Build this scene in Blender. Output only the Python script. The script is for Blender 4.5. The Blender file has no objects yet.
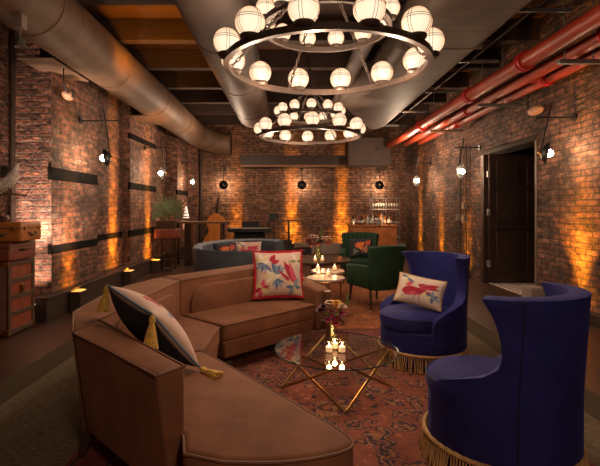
import bpy, bmesh, math, random
from math import sin, cos, pi, radians as R, sqrt, atan2
from mathutils import Vector as V, Matrix, noise
random.seed(7)
scn = bpy.context.scene
COL = scn.collection
ZC = 4.15          # ceiling height

# ------------------------------------------------------------------ materials
def nt(name):
    m = bpy.data.materials.new(name); m.use_nodes = True
    t = m.node_tree
    return m, t, t.nodes, t.links, t.nodes['Principled BSDF']

def mat(name, col, rough=.6, metal=0, var=.15, scale=8, bump=0, bscale=60, sheen=0, sheen_tint=None, coat=0, spec=None, stretch=None):
    m, t, N, L, b = nt(name)
    b.inputs['Roughness'].default_value = rough
    b.inputs['Metallic'].default_value = metal
    if spec is not None: b.inputs['Specular IOR Level'].default_value = spec
    tc = N.new('ShaderNodeTexCoord')
    src = tc.outputs['Object']
    if stretch:
        mp = N.new('ShaderNodeMapping'); mp.inputs['Scale'].default_value = stretch
        L.new(src, mp.inputs['Vector']); src = mp.outputs['Vector']
    n = N.new('ShaderNodeTexNoise'); n.inputs['Scale'].default_value = scale; n.inputs['Detail'].default_value = 4
    L.new(src, n.inputs['Vector'])
    cr = N.new('ShaderNodeValToRGB')
    c = col
    cr.color_ramp.elements[0].position = .3; cr.color_ramp.elements[1].position = .72
    cr.color_ramp.elements[0].color = (c[0]*(1-var), c[1]*(1-var), c[2]*(1-var), 1)
    cr.color_ramp.elements[1].color = (min(1, c[0]*(1+var)), min(1, c[1]*(1+var)), min(1, c[2]*(1+var)), 1)
    L.new(n.outputs['Fac'], cr.inputs['Fac']); L.new(cr.outputs['Color'], b.inputs['Base Color'])
    if sheen:
        b.inputs['Sheen Weight'].default_value = sheen
        b.inputs['Sheen Roughness'].default_value = .35
        b.inputs['Sheen Tint'].default_value = (*(sheen_tint or col), 1)
    if coat: b.inputs['Coat Weight'].default_value = coat
    if bump:
        n2 = N.new('ShaderNodeTexNoise'); n2.inputs['Scale'].default_value = bscale; n2.inputs['Detail'].default_value = 3
        L.new(src, n2.inputs['Vector'])
        bp = N.new('ShaderNodeBump'); bp.inputs['Strength'].default_value = bump; bp.inputs['Distance'].default_value = .01
        L.new(n2.outputs['Fac'], bp.inputs['Height']); L.new(bp.outputs['Normal'], b.inputs['Normal'])
    return m

def emis(name, col, strength, base=(.8, .8, .8)):
    m, t, N, L, b = nt(name)
    b.inputs['Base Color'].default_value = (*base, 1)
    b.inputs['Emission Color'].default_value = (*col, 1)
    b.inputs['Emission Strength'].default_value = strength
    b.inputs['Roughness'].default_value = .4
    return m

def globe_mat(name, col, strength):
    # opal glass: brightest where seen face-on, warmer to the limb
    m, t, N, L, b = nt(name)
    lw = N.new('ShaderNodeLayerWeight'); lw.inputs['Blend'].default_value = .35
    cr = N.new('ShaderNodeValToRGB')
    cr.color_ramp.elements[0].color = (*col, 1)
    cr.color_ramp.elements[1].color = (col[0]*.75, col[1]*.42, col[2]*.25, 1)
    cr.color_ramp.elements[1].position = .9
    L.new(lw.outputs['Facing'], cr.inputs['Fac'])
    L.new(cr.outputs['Color'], b.inputs['Emission Color'])
    b.inputs['Emission Strength'].default_value = strength
    b.inputs['Base Color'].default_value = (.15, .11, .08, 1)
    b.inputs['Roughness'].default_value = .35
    return m

def glass(name, tint=(.95, .95, .95), refl=1.0, ior=1.5, rough=0.0):
    m = bpy.data.materials.new(name); m.use_nodes = True
    t = m.node_tree; N = t.nodes; L = t.links
    for n in list(N): N.remove(n)
    out = N.new('ShaderNodeOutputMaterial')
    tr = N.new('ShaderNodeBsdfTransparent'); tr.inputs['Color'].default_value = (*tint, 1)
    gl = N.new('ShaderNodeBsdfGlossy'); gl.inputs['Roughness'].default_value = rough
    fr = N.new('ShaderNodeFresnel'); fr.inputs['IOR'].default_value = ior
    ml = N.new('ShaderNodeMath'); ml.operation = 'MULTIPLY'; ml.inputs[1].default_value = refl; ml.use_clamp = True
    ge = N.new('ShaderNodeNewGeometry')
    iv = N.new('ShaderNodeMath'); iv.operation = 'SUBTRACT'; iv.inputs[0].default_value = 1
    L.new(ge.outputs['Backfacing'], iv.inputs[1])
    m3 = N.new('ShaderNodeMath'); m3.operation = 'MULTIPLY'; m3.inputs[1].default_value = refl
    L.new(iv.outputs[0], m3.inputs[0]); L.new(m3.outputs[0], ml.inputs[1])
    L.new(fr.outputs['Fac'], ml.inputs[0])
    mx = N.new('ShaderNodeMixShader')
    L.new(ml.outputs[0], mx.inputs['Fac']); L.new(tr.outputs[0], mx.inputs[1]); L.new(gl.outputs[0], mx.inputs[2])
    L.new(mx.outputs[0], out.inputs['Surface'])
    return m

def brick(name, c1, c2, mortar, white=.35, wcol=(.5, .42, .36), dark=.5, bw=.22, rh=.075, msize=.011):
    m, t, N, L, b = nt(name)
    uv = N.new('ShaderNodeUVMap'); uv.uv_map = 'UVMap'
    # wobble the courses a little
    nz = N.new('ShaderNodeTexNoise'); nz.inputs['Scale'].default_value = 3.0; nz.inputs['Detail'].default_value = 3
    L.new(uv.outputs['UV'], nz.inputs['Vector'])
    sub = N.new('ShaderNodeVectorMath'); sub.operation = 'SUBTRACT'; sub.inputs[1].default_value = (.5, .5, .5)
    L.new(nz.outputs['Color'], sub.inputs[0])
    sc = N.new('ShaderNodeVectorMath'); sc.operation = 'SCALE'; sc.inputs['Scale'].default_value = .035
    L.new(sub.outputs[0], sc.inputs[0])
    ad = N.new('ShaderNodeVectorMath'); ad.operation = 'ADD'
    L.new(uv.outputs['UV'], ad.inputs[0]); L.new(sc.outputs[0], ad.inputs[1])
    br = N.new('ShaderNodeTexBrick')
    br.inputs['Scale'].default_value = 1; br.inputs['Brick Width'].default_value = bw; br.inputs['Row Height'].default_value = rh
    br.inputs['Mortar Size'].default_value = msize; br.inputs['Mortar Smooth'].default_value = .3; br.inputs['Bias'].default_value = 0
    br.inputs['Color1'].default_value = (*c1, 1); br.inputs['Color2'].default_value = (*c2, 1); br.inputs['Mortar'].default_value = (*mortar, 1)
    L.new(ad.outputs[0], br.inputs['Vector'])
    # per-area soot
    n1 = N.new('ShaderNodeTexNoise'); n1.inputs['Scale'].default_value = 1.6; n1.inputs['Detail'].default_value = 6; n1.inputs['Roughness'].default_value = .65
    L.new(uv.outputs['UV'], n1.inputs['Vector'])
    r1 = N.new('ShaderNodeMapRange'); r1.inputs['From Min'].default_value = .35; r1.inputs['From Max'].default_value = .7
    r1.inputs['To Min'].default_value = 1 - dark; r1.inputs['To Max'].default_value = 1.25
    L.new(n1.outputs['Fac'], r1.inputs['Value'])
    mu = N.new('ShaderNodeMix'); mu.data_type = 'RGBA'; mu.blend_type = 'MULTIPLY'; mu.inputs[0].default_value = 1
    n4 = N.new('ShaderNodeTexNoise'); n4.inputs['Scale'].default_value = 9; n4.inputs['Detail'].default_value = 7; n4.inputs['Roughness'].default_value = .7
    L.new(uv.outputs['UV'], n4.inputs['Vector'])
    r4 = N.new('ShaderNodeMapRange'); r4.inputs['From Min'].default_value = .36; r4.inputs['From Max'].default_value = .66
    r4.inputs['To Min'].default_value = .25; r4.inputs['To Max'].default_value = 1.55
    L.new(n4.outputs['Fac'], r4.inputs['Value'])
    m14 = N.new('ShaderNodeMath'); m14.operation = 'MULTIPLY'
    L.new(r1.outputs[0], m14.inputs[0]); L.new(r4.outputs[0], m14.inputs[1])
    L.new(br.outputs['Color'], mu.inputs[6]); L.new(m14.outputs[0], mu.inputs[7])
    # old whitewash left on scattered bricks
    n2 = N.new('ShaderNodeTexNoise'); n2.inputs['Scale'].default_value = 7; n2.inputs['Detail'].default_value = 8; n2.inputs['Roughness'].default_value = .75
    mp = N.new('ShaderNodeMapping'); mp.inputs['Scale'].default_value = (.5, 1.6, 1)
    L.new(uv.outputs['UV'], mp.inputs['Vector']); L.new(mp.outputs[0], n2.inputs['Vector'])
    r2 = N.new('ShaderNodeMapRange'); r2.inputs['From Min'].default_value = .53; r2.inputs['From Max'].default_value = .68
    r2.inputs['To Max'].default_value = white
    L.new(n2.outputs['Fac'], r2.inputs['Value'])
    mw = N.new('ShaderNodeMix'); mw.data_type = 'RGBA'
    L.new(r2.outputs[0], mw.inputs[0]); L.new(mu.outputs[2], mw.inputs[6]); mw.inputs[7].default_value = (*wcol, 1)
    L.new(mw.outputs[2], b.inputs['Base Color'])
    b.inputs['Roughness'].default_value = .8
    # relief
    inv = N.new('ShaderNodeMath'); inv.operation = 'MULTIPLY_ADD'; inv.inputs[1].default_value = -1; inv.inputs[2].default_value = 1
    L.new(br.outputs['Fac'], inv.inputs[0])
    n3 = N.new('ShaderNodeTexNoise'); n3.inputs['Scale'].default_value = 22; n3.inputs['Detail'].default_value = 5
    L.new(uv.outputs['UV'], n3.inputs['Vector'])
    a2 = N.new('ShaderNodeMath'); a2.operation = 'MULTIPLY_ADD'; a2.inputs[1].default_value = 1.1
    L.new(n3.outputs['Fac'], a2.inputs[0]); L.new(inv.outputs[0], a2.inputs[2])
    bp = N.new('ShaderNodeBump'); bp.inputs['Strength'].default_value = .9; bp.inputs['Distance'].default_value = .018
    L.new(a2.outputs[0], bp.inputs['Height']); L.new(bp.outputs['Normal'], b.inputs['Normal'])
    return m

def planks(name, c1, c2, gap, bw=1.6, rh=.13, rough=.35, rot=0, spec=.5):
    m, t, N, L, b = nt(name)
    uv = N.new('ShaderNodeUVMap'); uv.uv_map = 'UVMap'
    mp = N.new('ShaderNodeMapping'); mp.inputs['Rotation'].default_value = (0, 0, rot)
    L.new(uv.outputs['UV'], mp.inputs['Vector'])
    br = N.new('ShaderNodeTexBrick')
    br.inputs['Scale'].default_value = 1; br.inputs['Brick Width'].default_value = bw; br.inputs['Row Height'].default_value = rh
    br.inputs['Mortar Size'].default_value = .004; br.inputs['Mortar Smooth'].default_value = .2
    br.inputs['Color1'].default_value = (*c1, 1); br.inputs['Color2'].default_value = (*c2, 1); br.inputs['Mortar'].default_value = (*gap, 1)
    L.new(mp.outputs[0], br.inputs['Vector'])
    m2 = N.new('ShaderNodeMapping'); m2.inputs['Scale'].default_value = (1.5, 22, 1)
    L.new(mp.outputs[0], m2.inputs['Vector'])
    n = N.new('ShaderNodeTexNoise'); n.inputs['Scale'].default_value = 2; n.inputs['Detail'].default_value = 5
    L.new(m2.outputs[0], n.inputs['Vector'])
    r = N.new('ShaderNodeMapRange'); r.inputs['To Min'].default_value = .55; r.inputs['To Max'].default_value = 1.4
    L.new(n.outputs['Fac'], r.inputs['Value'])
    mu = N.new('ShaderNodeMix'); mu.data_type = 'RGBA'; mu.blend_type = 'MULTIPLY'; mu.inputs[0].default_value = 1
    L.new(br.outputs['Color'], mu.inputs[6]); L.new(r.outputs[0], mu.inputs[7])
    L.new(mu.outputs[2], b.inputs['Base Color'])
    r2 = N.new('ShaderNodeMapRange'); r2.inputs['To Min'].default_value = rough-.12; r2.inputs['To Max'].default_value = rough+.2
    L.new(n.outputs['Fac'], r2.inputs['Value']); L.new(r2.outputs[0], b.inputs['Roughness'])
    b.inputs['Specular IOR Level'].default_value = spec
    bp = N.new('ShaderNodeBump'); bp.inputs['Strength'].default_value = .25; bp.inputs['Distance'].default_value = .004
    L.new(br.outputs['Fac'], bp.inputs['Height']); bp.invert = True
    L.new(bp.outputs['Normal'], b.inputs['Normal'])
    return m

def persian(name, cols, border_cols, sx, sy, bwid=.28):
    """worn oriental rug; generated coordinates scaled to metres"""
    m, t, N, L, b = nt(name)
    tc = N.new('ShaderNodeTexCoord')
    mp = N.new('ShaderNodeMapping'); mp.inputs['Scale'].default_value = (sx, sy, 1)
    L.new(tc.outputs['Generated'], mp.inputs['Vector'])
    def ramp(pairs, src):
        cr = N.new('ShaderNodeValToRGB'); e = cr.color_ramp; e.interpolation = 'CONSTANT'
        while len(e.elements) < len(pairs): e.elements.new(.5)
        for el, (p, c) in zip(e.elements, pairs): el.position = p; el.color = (*c, 1)
        L.new(src, cr.inputs['Fac']); return cr.outputs['Color']
    v = N.new('ShaderNodeTexVoronoi'); v.inputs['Scale'].default_value = 4.2; v.feature = 'F1'; v.distance = 'CHEBYCHEV'; v.inputs['Randomness'].default_value = .9
    wn = N.new('ShaderNodeTexNoise'); wn.inputs['Scale'].default_value = 11; wn.inputs['Detail'].default_value = 3; L.new(mp.outputs[0], wn.inputs['Vector'])
    wx = N.new('ShaderNodeMix'); wx.data_type = 'RGBA'; wx.blend_type = 'LINEAR_LIGHT'; wx.inputs[0].default_value = .09
    L.new(mp.outputs[0], wx.inputs[6]); L.new(wn.outputs['Color'], wx.inputs[7])
    L.new(wx.outputs[2], v.inputs['Vector'])
    ml = N.new('ShaderNodeMath'); ml.operation = 'MULTIPLY'; ml.inputs[1].default_value = 2.6
    L.new(v.outputs['Distance'], ml.inputs[0])
    fr = N.new('ShaderNodeMath'); fr.operation = 'FRACT'; L.new(ml.outputs[0], fr.inputs[0])
    field = ramp(cols, fr.outputs[0])
    v2 = N.new('ShaderNodeTexVoronoi'); v2.inputs['Scale'].default_value = 13; v2.distance = 'MANHATTAN'; v2.inputs['Randomness'].default_value = .8
    L.new(mp.outputs[0], v2.inputs['Vector'])
    fine = ramp(border_cols, v2.outputs['Distance'])
    mixf = N.new('ShaderNodeMix'); mixf.data_type = 'RGBA'; mixf.inputs[0].default_value = .5
    L.new(field, mixf.inputs[6]); L.new(fine, mixf.inputs[7])
    # border mask
    sp = N.new('ShaderNodeSeparateXYZ'); L.new(tc.outputs['Generated'], sp.inputs[0])
    def edge(o, s):
        a = N.new('ShaderNodeMath'); a.operation = 'SUBTRACT'; a.inputs[1].default_value = .5; L.new(o, a.inputs[0])
        bb = N.new('ShaderNodeMath'); bb.operation = 'ABSOLUTE'; L.new(a.outputs[0], bb.inputs[0])
        c = N.new('ShaderNodeMath'); c.operation = 'MULTIPLY_ADD'; c.inputs[1].default_value = -s; c.inputs[2].default_value = s*.5
        L.new(bb.outputs[0], c.inputs[0]); return c.outputs[0]
    mn = N.new('ShaderNodeMath'); mn.operation = 'MINIMUM'
    L.new(edge(sp.outputs[0], sx), mn.inputs[0]); L.new(edge(sp.outputs[1], sy), mn.inputs[1])
    st = N.new('ShaderNodeMath'); st.operation = 'DIVIDE'; st.inputs[1].default_value = bwid; st.use_clamp = True
    L.new(mn.outputs[0], st.inputs[0])
    d, w, k = border_cols[0][1], border_cols[1][1], border_cols[2][1]
    bord = ramp([(0, d), (.1, k), (.16, d), (.8, k), (.88, w), (.93, d)], st.outputs[0])
    bm = N.new('ShaderNodeMix'); bm.data_type = 'RGBA'; bm.inputs[0].default_value = .45
    L.new(bord, bm.inputs[6]); L.new(fine, bm.inputs[7])
    gt = N.new('ShaderNodeMath'); gt.operation = 'LESS_THAN'; gt.inputs[1].default_value = bwid
    L.new(mn.outputs[0], gt.inputs[0])
    mx = N.new('ShaderNodeMix'); mx.data_type = 'RGBA'
    L.new(gt.outputs[0], mx.inputs[0]); L.new(mixf.outputs[2], mx.inputs[6]); L.new(bm.outputs[2], mx.inputs[7])
    # wear
    n = N.new('ShaderNodeTexNoise'); n.inputs['Scale'].default_value = 2.5; n.inputs['Detail'].default_value = 8; n.inputs['Roughness'].default_value = .7
    L.new(mp.outputs[0], n.inputs['Vector'])
    r = N.new('ShaderNodeMapRange'); r.inputs['From Min'].default_value = .3; r.inputs['From Max'].default_value = .7; r.inputs['To Min'].default_value = .6; r.inputs['To Max'].default_value = 1.9
    L.new(n.outputs['Fac'], r.inputs['Value'])
    mu = N.new('ShaderNodeMix'); mu.data_type = 'RGBA'; mu.blend_type = 'MULTIPLY'; mu.inputs[0].default_value = 1
    L.new(mx.outputs[2], mu.inputs[6]); L.new(r.outputs[0], mu.inputs[7])
    L.new(mu.outputs[2], b.inputs['Base Color'])
    b.inputs['Roughness'].default_value = .95; b.inputs['Specular IOR Level'].default_value = .1
    return m

def woven(name, c1, c2, border, x0, x1, bw):
    m, t, N, L, b = nt(name)
    tc = N.new('ShaderNodeTexCoord')
    mp = N.new('ShaderNodeMapping'); mp.inputs['Scale'].default_value = (9, 55, 1)
    L.new(tc.outputs['Object'], mp.inputs['Vector'])
    n = N.new('ShaderNodeTexNoise'); n.inputs['Scale'].default_value = 2; n.inputs['Detail'].default_value = 5; n.inputs['Roughness'].default_value = .7
    L.new(mp.outputs[0], n.inputs['Vector'])
    cr = N.new('ShaderNodeValToRGB'); cr.color_ramp.elements[0].position = .38; cr.color_ramp.elements[1].position = .62
    cr.color_ramp.elements[0].color = (*c1, 1); cr.color_ramp.elements[1].color = (*c2, 1)
    L.new(n.outputs['Fac'], cr.inputs['Fac'])
    sp = N.new('ShaderNodeSeparateXYZ'); L.new(tc.outputs['Object'], sp.inputs[0])
    ab = N.new('ShaderNodeMath'); ab.operation = 'ABSOLUTE'; L.new(sp.outputs[0], ab.inputs[0])
    gt = N.new('ShaderNodeMath'); gt.operation = 'GREATER_THAN'; gt.inputs[1].default_value = x1 - bw
    L.new(ab.outputs[0], gt.inputs[0])
    mx = N.new('ShaderNodeMix'); mx.data_type = 'RGBA'
    L.new(gt.outputs[0], mx.inputs[0]); L.new(cr.outputs['Color'], mx.inputs[6]); mx.inputs[7].default_value = (*border, 1)
    L.new(mx.outputs[2], b.inputs['Base Color']); b.inputs['Roughness'].default_value = .95; b.inputs['Specular IOR Level'].default_value = .1
    bp = N.new('ShaderNodeBump'); bp.inputs['Strength'].default_value = .5; bp.inputs['Distance'].default_value = .006
    L.new(n.outputs['Fac'], bp.inputs['Height']); L.new(bp.outputs['Normal'], b.inputs['Normal'])
    return m

def banded(name, col, dark, axis, period, width, rough=.45, metal=.3):
    """sheet metal duct with regular seams along one object axis"""
    m, t, N, L, b = nt(name)
    tc = N.new('ShaderNodeTexCoord'); sp = N.new('ShaderNodeSeparateXYZ'); L.new(tc.outputs['Object'], sp.inputs[0])
    d = N.new('ShaderNodeMath'); d.operation = 'DIVIDE'; d.inputs[1].default_value = period; L.new(sp.outputs[axis], d.inputs[0])
    f = N.new('ShaderNodeMath'); f.operation = 'FRACT'; L.new(d.outputs[0], f.inputs[0])
    lt = N.new('ShaderNodeMath'); lt.operation = 'LESS_THAN'; lt.inputs[1].default_value = width/period; L.new(f.outputs[0], lt.inputs[0])
    n = N.new('ShaderNodeTexNoise'); n.inputs['Scale'].default_value = 3; n.inputs['Detail'].default_value = 5
    L.new(tc.outputs['Object'], n.inputs['Vector'])
    cr = N.new('ShaderNodeValToRGB'); cr.color_ramp.elements[0].position = .3; cr.color_ramp.elements[1].position = .75
    cr.color_ramp.elements[0].color = (col[0]*.75, col[1]*.75, col[2]*.75, 1); cr.color_ramp.elements[1].color = (col[0]*1.2, col[1]*1.2, col[2]*1.2, 1)
    L.new(n.outputs['Fac'], cr.inputs['Fac'])
    mx = N.new('ShaderNodeMix'); mx.data_type = 'RGBA'; L.new(lt.outputs[0], mx.inputs[0]); L.new(cr.outputs['Color'], mx.inputs[6]); mx.inputs[7].default_value = (*dark, 1)
    L.new(mx.outputs[2], b.inputs['Base Color']); b.inputs['Roughness'].default_value = rough; b.inputs['Metallic'].default_value = metal
    return m

def vcol(name, rough=.85, sheen=.03):
    m, t, N, L, b = nt(name)
    a = N.new('ShaderNodeVertexColor'); a.layer_name = 'Col'
    n = N.new('ShaderNodeTexNoise'); n.inputs['Scale'].default_value = 90
    tc = N.new('ShaderNodeTexCoord'); L.new(tc.outputs['Object'], n.inputs['Vector'])
    bp = N.new('ShaderNodeBump'); bp.inputs['Strength'].default_value = .15; bp.inputs['Distance'].default_value = .004
    L.new(n.outputs['Fac'], bp.inputs['Height']); L.new(bp.outputs['Normal'], b.inputs['Normal'])
    L.new(a.outputs['Color'], b.inputs['Base Color']); b.inputs['Roughness'].default_value = rough; b.inputs['Sheen Weight'].default_value = sheen
    return m

M = {}
M['velvet'] = mat('brown_velvet', (.21, .09, .048), .75, var=.22, scale=5, bump=.08, bscale=30, sheen=.25, sheen_tint=(.75, .42, .28), spec=.15)
M['velvet_pipe'] = mat('brown_piping', (.17, .07, .035), .7, var=.1)
M['navy'] = mat('navy_velvet', (.018, .02, .138), .7, var=.25, scale=5, bump=.06, bscale=30, sheen=.25, sheen_tint=(.16, .17, .7), spec=.2)
M['navy_pipe'] = mat('navy_piping', (.006, .006, .05), .7, var=.1)
M['green'] = mat('green_velvet', (.014, .042, .022), .7, var=.2, scale=7, sheen=.25, sheen_tint=(.2, .45, .25), spec=.2)
M['slate'] = mat('slate_velvet', (.06, .075, .10), .6, var=.2, scale=6, sheen=.25, sheen_tint=(.4, .5, .7), spec=.3)
M['wood_dark'] = mat('dark_wood', (.045, .02, .01), .4, var=.3, scale=12, stretch=(1, 1, .15), coat=.2)
M['wood_mid'] = mat('walnut', (.15, .062, .024), .4, var=.25, scale=9, stretch=(.4, 1, 4), coat=.1)
M['wood_warm'] = mat('warm_wood', (.36, .13, .04), .45, var=.2, scale=6, stretch=(.5, 1, 5))
M['brass'] = mat('brass', (.52, .30, .10), .28, metal=1, var=.1)
M['iron'] = mat('bronze_iron', (.052, .032, .023), .55, metal=.3, var=.2)
M['black'] = mat('black_metal', (.012, .011, .011), .4, metal=.3, var=.2)
M['blackm'] = mat('black_matte', (.012, .01, .01), .7, var=.2)
M['steel'] = mat('grey_steel', (.2, .19, .18), .45, metal=.6, var=.2)
M['red'] = mat('red_pipe_paint', (.28, .03, .008), .45, var=.15, scale=4, coat=.05)
M['red2'] = mat('bright_red_paint', (.42, .014, .014), .4, var=.1, coat=.05)
M['fringe'] = mat('gold_fringe', (.5, .3, .12), .8, var=.25, scale=30)
M['tassel'] = mat('yellow_tassel', (.72, .45, .1), .8, var=.2, scale=40)
M['redfringe'] = mat('red_fringe', (.5, .012, .025), .8, var=.25, scale=40)
M['bluepipe'] = mat('blue_piping', (.12, .2, .3), .8, var=.15)
M['tablets'] = glass('table_glass', (.94, .95, .93), 1.9, 1.5)
M['clear'] = glass('clear_glass', (.95, .93, .9), 1.0, 1.45)
M['wax'] = emis('candle_wax', (1, .55, .25), .55, (.85, .75, .6))
M['flame'] = emis('candle_flame', (1, .75, .45), 6)
M['globe'] = globe_mat('opal_globe', (1, .79, .55), 1.12)
M['bulb'] = emis('warm_bulb', (1, .74, .46), 140)
M['amber_lens'] = emis('amber_lens', (1, .36, .03), 1.2)
M['white_lens'] = emis('white_lens', (1, .8, .6), 2)
M['marble'] = mat('pale_marble', (.62, .5, .43), .25, var=.12, scale=6)
M['brickL'] = brick('brick_left', (.35, .135, .075), (.14, .052, .032), (.14, .09, .062), .5, (.47, .33, .25), .6)
M['brickB'] = brick('brick_back', (.35, .165, .095), (.18, .08, .048), (.10, .06, .04), .4, (.42, .29, .21), .45, bw=.3, rh=.08)
M['brickR'] = brick('brick_right', (.30, .125, .066), (.10, .045, .03), (.075, .045, .03), .4, (.42, .3, .23), .8)
M['floor'] = planks('floor_planks', (.085, .038, .022), (.055, .025, .015), (.01, .005, .003), rot=R(90), rough=.36)
M['ceil'] = planks('ceiling_planks', (.075, .028, .012), (.045, .017, .008), (.01, .005, .003), bw=3, rh=.14, rough=.7, rot=0)
M['joist'] = mat('old_joists', (.03, .013, .007), .8, var=.35, scale=10, stretch=(.2, 3, 3))
M['ductL'] = banded('brown_duct_seams', (.15, .085, .05), (.07, .04, .024), 1, .30, .012, .6, .0)
M['ductC'] = banded('dark_duct_seams', (.085, .052, .038), (.045, .027, .02), 1, .25, .012, .6, .0)
M['ductR'] = banded('grey_duct_seams', (.095, .066, .05), (.045, .03, .023), 1, .18, .013, .6, .0)
M['stone'] = mat('dark_band', (.009, .007, .0065), .9, spec=.1, var=.4, scale=9, bump=.5, bscale=14)
M['skirt'] = mat('dark_skirting', (.05, .03, .022), .5, var=.2, scale=3)
M['greytrim'] = mat('grey_ledge', (.28, .22, .19), .6, var=.1, scale=3)
M['trunk'] = mat('trunk_red_leather', (.26, .055, .024), .5, var=.3, scale=14, bump=.2)
M['trunkside'] = mat('trunk_worn_side', (.2, .11, .075), .6, var=.4, scale=20, bump=.2)
M['strap'] = mat('trunk_strap', (.09, .045, .024), .55, var=.3, scale=25)
M['tan'] = mat('tan_leather', (.4, .135, .028), .42, var=.2, scale=7, bump=.1)
M['oxblood'] = mat('oxblood_leather', (.2, .05, .03), .5, var=.25, scale=8, bump=.15)
M['paper'] = mat('paper_sticker', (.6, .55, .5), .7, var=.1)
M['leaf'] = mat('green_leaf', (.12, .17, .04), .6, var=.35, scale=15)
M['palm'] = mat('palm_leaf', (.13, .18, .09), .6, var=.3, scale=10)
M['twig'] = mat('dry_twig', (.13, .075, .045), .8, var=.3)
M['feather'] = mat('white_feather', (.62, .54, .48), .8, var=.25, scale=22, bump=.4, bscale=45)
M['bass'] = mat('varnished_spruce', (.5, .17, .028), .28, var=.2, scale=5, stretch=(4, 1, .4), coat=.5)
M['door'] = mat('dark_door', (.04, .02, .014), .45, var=.25, scale=4)
M['jamb'] = mat('door_jamb_paint', (.16, .12, .095), .5, var=.15, scale=6)
M['silver'] = mat('satin_silver', (.55, .52, .5), .35, metal=.8, var=.1)
M['lampshell'] = mat('bulkhead_shell', (.5, .28, .18), .5, var=.3, scale=25)
M['copper'] = mat('copper_panel', (.42, .15, .05), .4, metal=.2, var=.25, scale=4)
M['pillow'] = vcol('printed_linen')
M['persian'] = persian('persian_rug', [(0, (.32, .09, .04)), (.28, (.05, .03, .035)), (.42, (.40, .17, .07)), (.60, (.05, .035, .045)), (.74, (.34, .10, .05))],
                       [(0, (.24, .05, .035)), (.22, (.36, .18, .09)), (.34, (.05, .035, .045))], 2.95, 4.1)
M['persian2'] = persian('second_persian_rug', [(0, (.36, .13, .045)), (.35, (.28, .09, .035)), (.6, (.4, .16, .055)), (.85, (.12, .05, .03))],
                        [(0, (.3, .09, .035)), (.25, (.36, .16, .06)), (.4, (.12, .05, .03))], 1.7, 3.0, .2)
M['woven'] = woven('olive_woven_rug', (.095, .072, .045), (.25, .195, .13), (.085, .064, .042), -2.3, 2.3, .27)

def tile_mat():
    m, t, N, L, b = nt('patterned_tile')
    tc = N.new('ShaderNodeTexCoord')
    v = N.new('ShaderNodeTexVoronoi'); v.feature = 'DISTANCE_TO_EDGE'; v.inputs['Scale'].default_value = 7; v.inputs['Randomness'].default_value = .55
    L.new(tc.outputs['Object'], v.inputs['Vector'])
    cr = N.new('ShaderNodeValToRGB'); cr.color_ramp.interpolation = 'CONSTANT'
    cr.color_ramp.elements[0].color = (.2, .12, .1, 1); cr.color_ramp.elements[1].position = .06; cr.color_ramp.elements[1].color = (.72, .6, .55, 1)
    L.new(v.outputs['Distance'], cr.inputs['Fac']); L.new(cr.outputs['Color'], b.inputs['Base Color']); b.inputs['Roughness'].default_value = .4
    return m
M['tile'] = tile_mat()

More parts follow.
